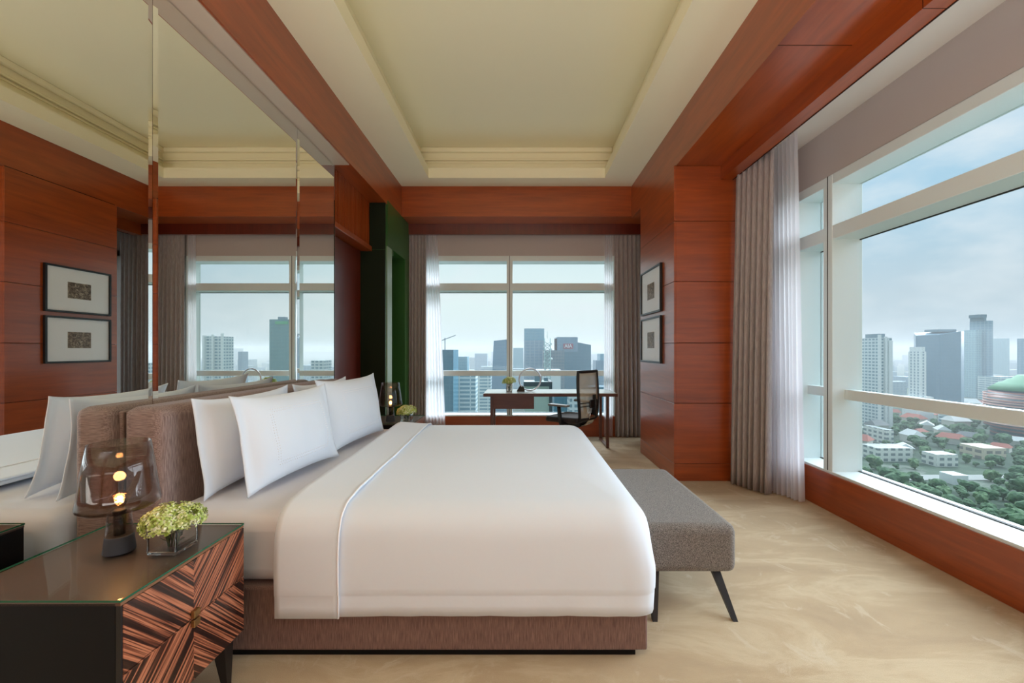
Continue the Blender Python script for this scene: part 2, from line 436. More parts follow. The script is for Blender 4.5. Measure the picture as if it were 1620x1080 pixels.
# right wall and its windows
k = MB()
k.box(2.60, 2.92, -3.6, 6.6, 2.81, 3.6)                 # bulkhead over the glass
k.box(2.62, 2.92, -3.6, 6.6, -0.2, 0.30)                # parapet
k.box(2.60, 2.92, 3.92, 5.42, 0.0, 2.9)                 # pier behind the pillar
struct('wall_right', k, M['taupe_paint'])
struct('baseboard_right', MB().box(2.575, 2.62, -3.6, 4.22, 0.0, 0.315, bevel=.003, seg=1).box(2.575, 2.62, 5.4, 6.4, 0.0, 0.315, bevel=.003, seg=1), M['wood'])

def window(n, a0, a1, mulls, face, rail_gap=True):
    """face(u0,u1,d0,d1,z0,z1) gives box args: u along the wall, d depth outward from the inner face"""
    w = thing('window_%d' % n, None, None, kind='structure')
    f = MB()
    f.box(*face(a0, a1, -0.01, 0.30, 0.30, 0.335), bevel=.003, seg=1)      # sill
    f.box(*face(a0, a1, 0.0, 0.25, 2.73, 2.815), bevel=.003, seg=1)       # head
    f.box(*face(a0, a1, 0.0, 0.25, 2.27, 2.385), bevel=.003, seg=1)       # transom
    for u0, u1 in mulls: f.box(*face(u0, u1, -0.004, 0.25, 0.33, 2.81), bevel=.003, seg=1)
    f.build('window_frame', M['frame_white'], w)
    g = MB()
    for u0, u1 in mulls[1:-1]:
        g.box(*face((u0 + u1) / 2 - .004, (u0 + u1) / 2 + .004, -0.006, 0.02, 0.33, 2.81))
    g.box(*face(a0, a1, 0.225, 0.235, 2.262, 2.27))
    for z in (0.335, 2.385): g.box(*face(a0, a1, 0.215, 0.24, z, z + .006))
    g.build('seal', M['seal'], w)
    r = MB()
    for (p0, p1), (q0, q1) in zip(mulls, mulls[1:]):
        r.box(*face(p1, q0, 0.10, 0.16, 0.935, 1.02), bevel=.004, seg=1)
    r.build('guard_rail', M['frame_white'], w)
    for (p0, p1), (q0, q1) in zip(mulls, mulls[1:]):
        bx(*face(p1, q0, 0.222, 0.230, 0.335, 2.27)).build('pane', M['window_glass'], w)
        bx(*face(p1, q0, 0.222, 0.230, 2.385, 2.73)).build('pane', M['window_glass'], w)
    return w
def face_r(u0, u1, d0, d1, z0, z1): return (2.6 + d0, 2.6 + d1, u0, u1, z0, z1)
def face_b(u0, u1, d0, d1, z0, z1): return (u0, u1, 6.40 + d0, 6.40 + d1, z0, z1)
window(1, -3.2, 3.92, [(-3.2, -3.1), (-1.4, -1.3), (0.94, 1.04), (3.42, 3.52), (3.86, 3.92)], face_r)
window(2, -1.75, 2.1, [(-1.75, -1.68), (-0.21, -0.12), (1.45, 1.54), (2.0, 2.1)], face_b)
window(3, 5.42, 6.3, [(5.42, 5.5), (6.2, 6.3)], face_r)

# back wall
k = MB()
k.box(-2.4, 2.62, 6.40, 6.65, 2.81, 3.6); k.box(-2.4, 2.62, 6.42, 6.65, -0.2, 0.30)
k.box(-2.4, -1.75, 6.40, 6.65, 0, 2.9); k.box(2.1, 2.9, 6.40, 6.65, 0, 2.9)
struct('wall_back', k, M['taupe_paint'])
struct('baseboard_back', bx(-1.75, 2.58, 6.375, 6.42, 0.0, 0.315, bevel=.003, seg=1), M['wood'])

# rear wall (behind the photographer)
struct('wall_rear', MB().box(-2.4, 2.9, -3.75, -3.6, -0.2, 4.3), M['wood'])

# left wall, wood with recessed door bay
k = MB()
k.box(-2.3, -1.885, -3.6, 4.14, 0, 3.22)
struct('wall_left', k, M['wood_v'])
k = MB()
k.box(-2.3, -2.06, 4.14, 5.24, 0, 3.22)
k.box(-2.06, -1.90, 4.14, 4.22, 0, 2.60); 
struct('wall_left_recess', k, M['wood_dark'])
g = MB(); g.box(-2.06, -1.93, 4.135, 5.215, 2.66, 3.215)
y = 4.15
while y < 5.2:
    g.box(-1.93, -1.905, y, y + .016, 2.665, 3.213); y += .034
struct('trim_12', g, M['wood_v'])
struct('trim_13', bx(-2.06, -1.88, 4.135, 5.215, 2.60, 2.66, bevel=.004, seg=1), M['wood'])
d1 = thing('door_1', None, None, kind='structure')
bx(-2.06, -2.02, 4.24, 5.20, 0.0, 2.59, bevel=.004, seg=1).build('door_leaf', M['wood_dark'], d1)
MB().tube([(-2.0, 4.34, 1.0), (-2.0, 4.34, 1.08), (-2.0, 4.34, 1.2)], .009, 8).build('door_handle', M['steel'], d1)

# green lacquered portal left of the back window
k = MB()
k.box(-2.3, -2.03, 5.2, 6.4, 0, 3.265)
k.box(-2.03, -1.715, 5.217, 5.27, 0, 3.265)
k.box(-2.03, -1.70, 5.27, 6.28, 2.68, 3.265)
k.box(-2.03, -1.70, 6.06, 6.28, 0, 2.68)
struct('wall_left_portal', k, M['green'])
k = MB().box(-2.03, -1.712, 5.2135, 5.218, 0.0, 2.62).box(-2.03, -1.712, 5.2135, 5.218, 2.624, 3.262)
struct('trim_14', k, M['green_dark'])
struct('trim_15', MB().box(-2.02, -1.705, 5.27, 5.46, 0.0, 2.68), M['sage'])
d2 = thing('door_2', None, None, kind='structure')
bx(-2.02, -1.90, 5.46, 6.06, 0, 2.68).build('door_leaf', M['green_dark'], d2)
bx(-1.899, -1.70, 5.46, 5.50, 2.60, 2.68).build('door_head', M['green'], d2)

# panelled pillar on the right
k = MB().box(1.595, 2.61, 4.235, 5.39, 0, 3.25)
struct('pillar_core', k, M['groove'])
zs = [0.0, 0.18, 0.80, 1.42, 2.05, 2.67, 3.24]
pz = MB()
for a, b in zip(zs, zs[1:]):
    pz.box(1.60, 2.62, 4.22, 4.24, a + .0025, b - .0025, bevel=.0015, seg=1)
    pz.box(1.58, 1.60, 4.22, 5.40, a + .0025, b - .0025, bevel=.0015, seg=1)
    pz.box(1.60, 2.62, 5.385, 5.40, a + .0025, b - .0025, bevel=.0015, seg=1)
struct('pillar', pz, M['wood'])

# mirrors
edges = [-3.5, -1.96, -0.60, 0.75, 2.083, 3.434, 4.13]
mlab = ['tall frameless wall mirror behind the photographer by the rear corner', 'tall frameless wall mirror beside the empty rear carpet',
        'tall frameless wall mirror next to the camera position', 'tall frameless wall mirror behind the near nightstand lamp',
        'tall frameless wall mirror reflecting grey curtains above the headboard', 'narrow frameless wall mirror ending at the slatted wood bay']
for (a, b), lb in zip(zip(edges, edges[1:]), mlab):
    if b < -1: continue
    k = MB(); z0, z1, w, dp = 0.0, 3.20, 0.028, 0.004
    o4 = [(a + .001, z0), (b - .001, z0), (b - .001, z1), (a + .001, z1)]
    i4 = [(a + w, z0 + w), (b - w, z0 + w), (b - w, z1 - w), (a + w, z1 - w)]
    vb = [k.bm.verts.new((XM - .008 - dp, y, z)) for y, z in o4]; vo = [k.bm.verts.new((XM - dp, y, z)) for y, z in o4]; vi = [k.bm.verts.new((XM, y, z)) for y, z in i4]
    k.bm.faces.new(vi); k.bm.faces.new(vb[::-1])
    for q in range(4):
        k.bm.faces.new((vo[q], vo[(q + 1) % 4], vi[(q + 1) % 4], vi[q])); k.bm.faces.new((vb[q], vb[(q + 1) % 4], vo[(q + 1) % 4], vo[q]))
    tag(k.build('wall_mirror', M['mirror']), lb, 'mirror', 'mirror panels along the bed wall')

# ================================================================== CURTAINS
def curtain(name, label, top, bot, z0, z1, pleats, amp, m, group, seed=0, flare=1.3):
    k = MB(); nu = pleats * 10 + 1
    rnd = random.Random(seed)
    ph = [rnd.uniform(-.6, .6) for _ in range(pleats + 2)]; am = [rnd.uniform(.6, 1.25) for _ in range(pleats + 2)]
    def path(P, u):
        L = [0]
        for a, b in zip(P, P[1:]): L.append(L[-1] + math.dist(a, b))
        d = u * L[-1]
        for i, (a, b) in enumerate(zip(P, P[1:])):
            if d <= L[i + 1] + 1e-9:
                q = (d - L[i]) / (L[i + 1] - L[i]); break
        x = a[0] + (b[0] - a[0]) * q; y = a[1] + (b[1] - a[1]) * q
        return Vector((x, y)), Vector((-(b[1] - a[1]), b[0] - a[0])).normalized()
    def fn(u, v):
        pt, nt = path(top, u); pb, nb = path(bot, u)
        g = v ** 0.9
        p = pt.lerp(pb, g); n = nt.lerp(nb, g).normalized()
        kx = u * pleats; i = int(kx); q = kx - i
        A = amp * (am[i] * (1 - q) + am[i + 1] * q) * (0.55 + (flare - .55) * v)
        P = ph[i] * (1 - q) + ph[i + 1] * q
        w = math.sin(2 * math.pi * kx + P * v * 1.6)
        w = math.copysign(abs(w) ** 0.75, w) + 0.22 * math.sin(2 * math.pi * kx * 2.3 + 3 * v + seed) * v
        off = n * (w * A)
        sway = 0.012 * math.sin(3.1 * v + seed)
        z = z1 + (z0 - z1) * v
        return (p.x + off.x, p.y + off.y + sway * 0, z)
    k.grid(fn, nu, 22)
    o = k.build(name, m, solid=0.003 if m is M['curtain'] else 0)
    return tag(o, label, 'curtain', group)
curtain('grey_curtain', 'floor-length grey pleated curtain hanging beside the tall wood pillar', [(2.19, 4.16), (2.24, 3.62)], [(2.14, 4.15), (2.30, 3.80)], 0.015, 3.21, 7, 0.036, M['curtain'], None, 3)
curtain('sheer_curtain', 'white sheer curtain gathered between grey curtain and large side window', [(2.36, 4.02), (2.36, 3.50)], [(2.36, 3.96), (2.50, 3.62)], 0.012, 3.215, 9, 0.030, M['sheer'], None, 5, 1.5)
curtain('grey_curtain', 'grey pleated curtain beside the green portal, left of desk window', [(-1.75, 6.33), (-1.45, 6.33)], [(-1.75, 6.33), (-1.45, 6.33)], 0.015, 3.25, 6, 0.03, M['curtain'], None, 8, 1.0)
curtain('sheer_curtain', 'white sheer curtain at the left edge of desk window', [(-1.47, 6.355), (-1.29, 6.355)], [(-1.47, 6.34), (-1.15, 6.33)], 0.012, 3.25, 6, 0.018, M['sheer'], None, 9, 1.2)
curtain('sheer_curtain', 'narrow white sheer curtain at the right edge of desk window', [(1.31, 6.37), (1.43, 6.37)], [(1.29, 6.36), (1.43, 6.36)], 0.012, 3.25, 4, 0.014, M['sheer'], None, 11, 1.2)
curtain('grey_curtain', 'grey pleated curtain behind the desk, right of desk window', [(1.45, 6.33), (2.44, 6.33)], [(1.46, 6.32), (2.44, 6.33)], 0.015, 3.25, 15, 0.032, M['curtain'], None, 12, 1.0)
curtain('grey_curtain', 'grey pleated curtain hidden behind the pillar, showing in the mirror', [(2.36, 6.02), (2.36, 5.44)], [(2.36, 6.02), (2.36, 5.44)], 0.015, 3.21, 8, 0.03, M['curtain'], None, 15, 1.0)

# ================================================================== BED
bed = thing('bed', 'king bed with taupe upholstered base and tall padded headboard against mirrors', 'bed', (-0.6, 2.83, 0))
def L(o): o.location = -Vector(bed.location); return o
L(bx(-1.66, 0.56, 1.80, 3.86, 0.03, 0.31, bevel=.012).build('bed_base', M['taupe_h'], bed))
L(bx(-1.63, 0.51, 1.82, 3.83, 0.0, 0.03).build('plinth', M['black'], bed))
def soft(v, c, amp, fr): return v + (v - c).normalized() * amp * noise.noise(v * fr)
k = bx(-1.645, 0.53, 1.815, 3.845, 0.305, 0.62, bevel=.075, seg=6)
L(k.build('mattress', M['sheet'], bed))
k = bx(-1.84, -1.65, 1.89, 3.72, 0.02, 1.085, bevel=.05, seg=6)
hb = L(k.build('headboard', M['taupe'], bed))
L(bx(-1.855, -1.83, 1.93, 4.12, 0.02, 1.06, bevel=.008, seg=2).build('back_panel', M['taupe'], bed))

# duvet: U-shaped drape
def u_path(x0, x1, y0, y1, rc, n1=26, n2=10, n3=24):
    P = []
    for i in range(n1): P.append((x0 + (x1 - rc - x0) * i / n1, y0, 0, -1))
    for i in range(n2): a = -math.pi / 2 + math.pi / 2 * i / n2; P.append((x1 - rc + rc * math.cos(a), y0 + rc + rc * math.sin(a), math.cos(a), math.sin(a)))
    for i in range(n3): P.append((x1, y0 + rc + (y1 - y0 - 2 * rc) * i / n3, 1, 0))
    for i in range(n2): a = math.pi / 2 * i / n2; P.append((x1 - rc + rc * math.cos(a), y1 - rc + rc * math.sin(a), math.cos(a), math.sin(a)))
    for i in range(n1 + 1): P.append((x1 - rc - (x1 - rc - x0) * i / n1, y1, 0, 1))
    return P
DX0, DX1, DY0, DY1, ZT, ZH = -1.035, 0.595, 1.768, 3.90, 0.672, 0.203
def duvet_profile():
    pr = []      # (inward offset from outline, z)
    for z in (ZH, ZH + .045, ZH + .088, ZH + .094, ZH + .10): pr.append((0, z))
    r = 0.13
    for i in range(9): pr.append((0, ZH + .10 + (ZT - .012 - r - ZH - .10) * (i + 1) / 9))
    for i in range(1, 11):
        a = math.pi / 2 * i / 10; pr.append((r * 1.15 * (1 - math.cos(a)), ZT - .012 - r + r * math.sin(a)))
    return pr
path = u_path(DX0, DX1, DY0, DY1, 0.165)
pr = duvet_profile(); yc = (DY0 + DY1) / 2
k = MB(); rows = []
for si, (px, py, nx, ny) in enumerate(path):
    row = []
    flare = 0.0
    for j, (o, z) in enumerate(pr):
        w = max(0, 1 - j / 14)
        rip = w * 0.006 * noise.noise(Vector((px * 5, py * 5, 0.3))) + w * 0.004 * noise.noise(Vector((px * 17, py * 17, 2.3)))
        bulge = 0.010 * math.sin(min(1, j / 14) * math.pi)
        seam = -0.0018 if j == 3 else 0
        oo = -o + rip + bulge + seam
        zz = z + (0.004 * noise.noise(Vector((px * 6, py * 6, 7))) if j == 0 else 0)
        ex = ey = 0.0
        if nx > 0.001 and abs(ny) > 0.001:                      # the corner hangs squarer towards its hem
            k6 = 0.165 * (1 / (abs(nx) ** 5 + abs(ny) ** 5) ** .2 - 1) * min(1, 2.2 * w)
            ex, ey = nx * k6, ny * k6
        row.append(Vector((px + nx * oo + ex, py + ny * oo + ey, zz)))
    last = row[-1]
    q = Vector((min(px, DX1 - 0.55), yc, ZT))
    for tt in [0.06, 0.14, 0.25, 0.4, 0.55, 0.7, 0.85, 1.0]:
        p = last.lerp(q, tt); edge = 1 - (1 - min(1, tt * 2.2)) ** 2
        p.z = last.z + (ZT - last.z) * edge + 0.004 * noise.noise(Vector((p.x * 2.2, p.y * 2.2, 1))) * min(1, tt * 3)
        row.append(p)
    rows.append([k.bm.verts.new(p) for p in row])
for a, b in zip(rows, rows[1:]):
    for j in range(len(a) - 1):
        f = k.bm.faces.new((a[j], b[j], b[j + 1], a[j + 1])); f.smooth = True
bmesh.ops.remove_doubles(k.bm, verts=k.bm.verts[:], dist=0.0008)
duv = tag(k.build('duvet', M['linen'], solid=0.022), 'smooth white duvet spread over the bed and hanging down its near side', 'duvet')
# turned-back band with its piping
prof = [(DY0 - .012 - .008 + o_, z_ + .0) for o_, z_ in [(o, z) for o, z in pr]]
cross = [(DY0 - .016 - .010 * math.sin(min(1, j / 14) * math.pi) + o, z - (.004 if j == 0 else 0) + (.013 if o > .02 else .004)) for j, (o, z) in enumerate(pr)]
ytop = [(DY0 + .15 + (DY1 - DY0 - .30) * i / 24) for i in range(1, 24)]
far = [(DY0 + DY1 - y, z) for y, z in cross][::-1]
cs = cross + [(y, ZT + .013) for y in ytop] + far
for nm, xa, xb, m_ in (('folded_band', DX0 - .012, -0.775, M['linen']),):
    k = MB(); n = len(cs)
    def fn(u, v):
        j = min(n - 1, round(v * (n - 1))); y, z = cs[j]
        x = xa + (xb - xa) * u
        fl = -0.06 * max(0, (y - 2.0) / 1.9) if 1 else 0
        rise = 0.02 * math.exp(-((u - .0) / .5) ** 2) * (1 if z > .6 else 0) * max(0, (y - 3.1))
        return (x + fl + .006 * noise.noise(Vector((y * 4, z * 4, 1))), y, z + rise)
    k.grid(fn, 12, n)
    fb = k.build(nm, m_, duv, solid=0.010)
k = MB(); pts = []
for y, z in cs:
    fl = -0.06 * max(0, (y - 2.0) / 1.9)
    pts.append((-0.775 + fl + .006 * noise.noise(Vector((y * 4, z * 4, 1))), y, z + .001))
k.tube(pts, 0.0045, 6); k.build('piping', M['piping'], duv)

# pillows
def make_pillow(name, w, h, th, m, seed, stitch=False):
    """local: x width, z height (0..h), y thickness"""
    k = MB(); n1, n2 = 46, 30
    def side(sg):
        def fn(u, v):
            U, V = u * 2 - 1, v * 2 - 1
            fl = 0.88
            a = min(1, abs(U) / fl); b = min(1, abs(V) / .97)
            t_ = max(0, (1 - a ** 2.6)) ** .62 * max(0, (1 - b ** 2.4)) ** .55
            px = U * w / 2 * (1 - .02 * (1 - V * V) ** 1 * abs(U) ** 3) * (1 + 0.012 * noise.noise(Vector((seed, V * 2, U))))
            pz = V * h / 2 * (1 - .07 * (1 - U * U) * abs(V) ** 3)
            ear = (abs(U) * abs(V)) ** 6 * .012
            px += math.copysign(ear, U); pz += math.copysign(ear, V)
            nn = noise.noise(Vector((U * 2.2 + seed, V * 2.2, sg))) * .10 + noise.noise(Vector((U * 5 + seed, V * 4, sg * 2))) * .04
            wave = .0035 * math.sin(V * 3 + seed) * max(0, abs(U) - fl + .1) * 8
            return (px, sg * (th / 2 * t_ * (1 + nn) + .0025) + wave, pz + h / 2)
        return fn
    k.grid(side(1), n1, n2); k.grid(side(-1), n1, n2)
    # close rim
    bmesh.ops.remove_doubles(k.bm, verts=k.bm.verts[:], dist=0.0001)
    be = [e for e in k.bm.edges if len(e.link_faces) == 1]
    bmesh.ops.bridge_loops(k.bm, edges=be) if be else None
    return k.build(name, m)
def place_pillow(o, y0, x_near, x_far, lean, z, label, group):
    w = 0
    yaw = math.atan2(-(x_far - x_near), 0.75)
    o.rotation_euler = Matrix.Identity(3).to_euler()
    Rz = Matrix.Rotation(R(90) + yaw, 4, 'Z')           # local x -> world +y
    Rx = Matrix.Rotation(R(lean), 4, 'X')
    o.matrix_world = Matrix.Translation(((x_near + x_far) / 2, y0, z)) @ Rz @ Rx
    tag(o, label, 'pillow', group)
G = 'white pillows on the bed'
place_pillow(make_pillow('pillow', .76, .47, .15, M['linen'], 1), 2.35, -1.515, -1.50, -7, .638, 'white pillow standing against the headboard at its near end', G)
place_pillow(make_pillow('pillow', .82, .47, .15, M['linen'], 2), 3.20, -1.48, -1.48, -8, .638, 'white pillow standing against the headboard at its far end', G)
pB = make_pillow('pillow', .77, .48, .17, M['linen'], 3); place_pillow(pB, 2.385, -1.32, -1.23, -12, .642, 'white front pillow facing the window, nearer the photographer', G)
pD = make_pillow('pillow', .84, .50, .17, M['linen'], 4); place_pillow(pD, 3.21, -1.29, -1.21, -11, .642, 'white front pillow next to the far glass lamp', G)
# openwork stitching squares on the two front pillows
for pl, w, h, th, sd in ((pB, .77, .48, .17, 3), (pD, .84, .50, .17, 4)):
    k = MB()
    def surf(U, V, sg=-1):
        a = min(1, abs(U) / .88); b = min(1, abs(V) / .97)
        t_ = max(0, (1 - a ** 2.6)) ** .62 * max(0, (1 - b ** 2.4)) ** .55
        nn = noise.noise(Vector((U * 2.2 + sd, V * 2.2, sg))) * .10 + noise.noise(Vector((U * 5 + sd, V * 4, sg * 2))) * .04
        return Vector((U * w / 2 * (1 - .02 * (1 - V * V) * abs(U) ** 3), sg * (th / 2 * t_ * (1 + nn) + .0032), V * h / 2 * (1 - .07 * (1 - U * U) * abs(V) ** 3) + h / 2))
    for V in (.62, .56, -.62, -.56):
        for i in range(30):
            U = -.55 + 1.1 * i / 29 + (.012 if abs(V) < .6 else 0); p = surf(U, V); k.ico(p, .0028, 1)
    for U in (.58, .545, -.58, -.545):
        for i in range(18):
            p = surf(U, -.5 + i / 17.0); k.ico(p, .0028, 1)
    k.build('stitching', M['piping'], pl)

# ================================================================== BENCH
bn = thing('bench', 'grey tweed bench with black tapered legs at the foot of the bed', 'bench', (0.87, 2.62, 0))
k = bx(-.235, .24, -.53, .50, .205, .455, bevel=.045, seg=5)
sb = k.build('seat', M['tweed'], bn)
for sx, sy in ((-1, -1), (1, -1), (-1, 1), (1, 1)):
    MB().taper((sx * .155, sy * .42, .215), (sx * .20, sy * .57 if sy < 0 else sy * .50, 0), .045, .024).build('leg', M['black_wood'], bn)

# ================================================================== NIGHTSTANDS, LAMPS, VASES
NZ0, NZ1 = 0.20, 0.638
def make_nightstand(loc, label):
    t_ = thing('nightstand', label, 'nightstand', loc, 0, 'nightstands beside the bed')
    D, W2 = .54, .26                  # x from -D (back) to 0 (front); y +-W2
    bx(-D, -.012, -W2, W2, NZ0, NZ1 - .010, bevel=.002, seg=1).build('carcass', M['black'], t_)
    bx(-D, -.001, -W2, W2, NZ1 - .018, NZ1 - .0085).build('top_board', M['night_top'], t_)
    bx(-.0115, .002, -W2, W2, NZ1 - .018, NZ1 - .010).build('edging', M['edge_wood'], t_)
    bx(-.0115, .002, -W2, -W2 + .006, NZ0, NZ1 - .018).build('side_strip', M['black_wood'], t_)
    zm = (NZ0 + NZ1) / 2
    for a, b, s_ in ((NZ0, zm - .0015, -1), (zm + .0015, NZ1 - .0195, 1)):
        d_ = bx(-.0115, .004, -W2 + .0065, W2 - .001, a, b, bevel=.001, seg=1).build('drawer', M['zebrano'], t_)
        bx(.004, .018, -.014, .014, zm + (.003 if s_ > 0 else -.029), zm + (.029 if s_ > 0 else -.003), bevel=.002, seg=1).build('knob', M['brass'], d_)
    g = bx(-D - .002, .004, -W2 - .002, W2 + .002, NZ1 - .008, NZ1, bevel=.001, seg=1)
    gt = g.build('glass_top', M['top_glass'], t_)
    gt.data.materials.append(M['glass_edge'])
    for p in gt.data.polygons:
        if abs(p.normal.z) < .5: p.material_index = 1
    for sx, sy in ((-D + .05, -W2 + .05), (-D + .05, W2 - .05), (-.05, -W2 + .05), (-.05, W2 - .05)):
        MB().taper((sx, sy, NZ0 + .002), (sx + (.012 if sx > -.2 else -.012), sy * 1.04, 0), .055, .022).build('leg', M['black_wood'], t_)
    return t_
NS = make_nightstand((-1.14, 1.43, 0), 'dark nightstand with chevron striped drawers and glass top, nearer the camera')
def make_lamp(loc, label):
    t_ = thing('table_lamp', label, 'lamp', loc, 0, 'smoked glass bedside lamps')
    MB().lathe([(.0435, 0), (.0445, .004), (.0395, .055), (.039, .060)], 48).build('base', M['slate'], t_)
    k = MB()
    outer = [(.039, .060), (.0325, .133), (.033, .140), (.060, .148), (.100, .156), (.112, .166), (.1135, .176), (.108, .21), (.098, .29), (.0845, .385)]
    k.lathe(outer, 64, cap0=False, cap1=False)
    k.build('glass_shade', M['smoke_glass'], t_, solid=0.0025)
    MB().lathe([(.016, .060), (.016, .135), (.020, .140), (.016, .148)], 20).build('socket', M['black'], t_)
    k = MB().lathe([(.010, .145), (.013, .155), (.024, .172), (.0285, .188), (.024, .204), (.012, .214), (.001, .217)], 24, cap0=False, cap1=False)
    bulb = k.build('bulb', M['bulb_glass'], t_)
    k = MB(); pts = []
    for i in range(50):
        a = i / 49 * 2 * math.pi * 4; r_ = .008 + .003 * math.sin(a * .5); pts.append((r_ * math.cos(a), r_ * math.sin(a), .172 + .024 * i / 49))
    k.tube(pts, .0009, 5); k.build('filament', M['filament'], bulb)
    d = bpy.data.lights.new('bulb_light', 'POINT'); d.energy = 1.6; d.color = (1, .55, .22); d.shadow_soft_size = .018
    o = bpy.data.objects.new('bulb_light', d); COL.objects.link(o); o.parent = bulb; o.location = (0, 0, .188)
    return t_
LAMP = make_lamp((-1.418, 1.454, NZ1), 'smoked glass table lamp with lit bulb on the near nightstand')

def blossom_cluster(k, c, R_, seed, n=150, sc=(1, 1, .62)):
    rnd = random.Random(seed)
    for i in range(n):
        z = rnd.uniform(-.35, 1); a = rnd.uniform(0, 2 * math.pi); rr = math.sqrt(max(0, 1 - z * z))
        d = Vector((rr * math.cos(a), rr * math.sin(a), z))
        lump = 1 + .16 * noise.noise(d * 2.6 + Vector((seed, 0, 0)))
        p = Vector((d.x * sc[0], d.y * sc[1], d.z * sc[2])) * R_ * lump * rnd.uniform(.9, 1.04) + Vector(c)
        nrm = (d + Vector((rnd.uniform(-.4, .4), rnd.uniform(-.4, .4), rnd.uniform(-.2, .4)))).normalized()
        u = nrm.orthogonal().normalized(); w = nrm.cross(u); s_ = rnd.uniform(.0105, .016) * R_ / .1; ro = rnd.uniform(0, 1.6)
        for q in range(4):
            aa = ro + q * math.pi / 2; d1_ = u * math.cos(aa) + w * math.sin(aa); d2_ = u * math.cos(aa + math.pi / 2) + w * math.sin(aa + math.pi / 2)
            v = [p, p + (d1_ * 1.0 - d2_ * .45) * s_ + nrm * s_ * .25, p + d1_ * s_ * 1.45 + nrm * s_ * .1, p + (d1_ + d2_ * .45) * s_ + nrm * s_ * .25]
            f = k.bm.faces.new([k.bm.verts.new(x) for x in v]); f.smooth = True
def make_vase(loc, label, s_=1.0, hh=.085, w=.10, dz=0, round_=False, grp='hydrangea vases'):
    t_ = thing('flower_vase', label, 'vase', loc, 0, grp)
    k = MB(); h2 = w / 2; th = .006
    for a in ((-h2, h2, -h2, -h2 + th), (-h2, h2, h2 - th, h2), (-h2, -h2 + th, -h2 + th, h2 - th), (h2 - th, h2, -h2 + th, h2 - th)):
        k.box(*a, .010, hh, bevel=.0012, seg=1)
    k.box(-h2, h2, -h2, h2, 0, .012, bevel=.003, seg=2)
    k.build('glass_vase', M['vase_glass'], t_)
    bx(-h2 + th + .001, h2 - th - .001, -h2 + th + .001, h2 - th - .001, .013, hh * .55).build('water', M['water'], t_)
    k = MB(); rnd = random.Random(3)
    for i in range(9):
        a = i * 2.3; r0 = .012; r1 = .03 * s_
        k.tube([(r0 * math.cos(a), r0 * math.sin(a), .014), (r0 * 1.4 * math.cos(a + .3), r0 * 1.4 * math.sin(a + .3), hh * .6), (r1 * math.cos(a + .5), r1 * math.sin(a + .5), hh + .03 + dz)], .0022, 6)
    for i in range(5):
        a = i * 1.3 + .2; c0 = Vector((.012 * math.cos(a), .012 * math.sin(a), hh * .35)); tip = Vector((.036 * math.cos(a), .036 * math.sin(a), hh * (.45 + .2 * (i % 2)))); sd = Vector((-math.sin(a), math.cos(a), .3)) * .010
        f = k.bm.faces.new([k.bm.verts.new(v) for v in (c0, (c0 + tip) / 2 + sd, tip, (c0 + tip) / 2 - sd)])
    k.build('stems', M['leaf'], t_)
    k = MB()
    blossom_cluster(k, (-.012 * s_, -.02 * s_, hh + .018 * s_ + dz), .068 * s_, 2, 260, (1.0, 1, .85))
    blossom_cluster(k, (.030 * s_, .012 * s_, hh + .020 * s_ + dz), .062 * s_, 5, 230, (1.0, 1, .85))
    blossom_cluster(k, (-.046 * s_, .012 * s_, hh + .007 * s_ + dz), .054 * s_, 9, 180, (1, 1, .85))
    k.ico((-.005 * s_, 0, hh + .014 * s_ + dz), .056 * s_, 3, .2, 3, (1.15, 1, .7))
    k.build('blossoms', M['petal'], t_)
    return t_
VASE = make_vase((-1.242, 1.47, NZ1), 'square glass vase of green hydrangeas on the near nightstand')
ns2 = copy_tree(NS); ns2.location = (-1.045, 4.23, 0); ns2['label'] = 'dark glass-topped nightstand almost hidden beyond the far side of the bed'
l2 = copy_tree(LAMP); l2.location = (-1.295, 4.10, NZ1); l2['label'] = 'smoked glass table lamp behind the far pillow, by the green portal'
v2 = copy_tree(VASE); v2.location = (-1.125, 4.07, NZ1); v2['label'] = 'square glass vase of green hydrangeas beside the far bedside lamp'

# ================================================================== PICTURES
def make_picture(loc, label, pm):
    t_ = thing('framed_picture', label, 'picture', loc, 0, 'framed engravings on the pillar')
    hw, hh, w = .37, .27, .022
    k = MB()
    k.box(-.028, 0, -hw, hw, hh - w, hh, bevel=.002, seg=1).box(-.028, 0, -hw, hw, -hh, -hh + w, bevel=.002, seg=1)
    k.box(-.028, 0, -hw, -hw + w, -hh + w, hh - w).box(-.028, 0, hw - w, hw, -hh + w, hh - w)
    k.build('frame', M['black_frame'], t_)
    bx(-.012, -.002, -hw + w, hw - w, -hh + w, hh - w).build('mount', M['mat_board'], t_)
    bx(-.0135, -.0122, -.13, .13, -.095, .095).build('print', pm, t_)
    bx(-.020, -.018, -hw + w, hw - w, -hh + w, hh - w).build('glazing', thinpic, t_)
    return t_
thinpic = thin_glass('picture_glass', (0.99, 0.99, 0.99, 1), 0.12)
make_picture((1.579, 4.93, 2.05), 'upper black-framed engraving with wide white mat on the wood pillar', M['print1'])
make_picture((1.579, 4.93, 1.465), 'lower black-framed engraving with wide white mat on the wood pillar', M['print2'])

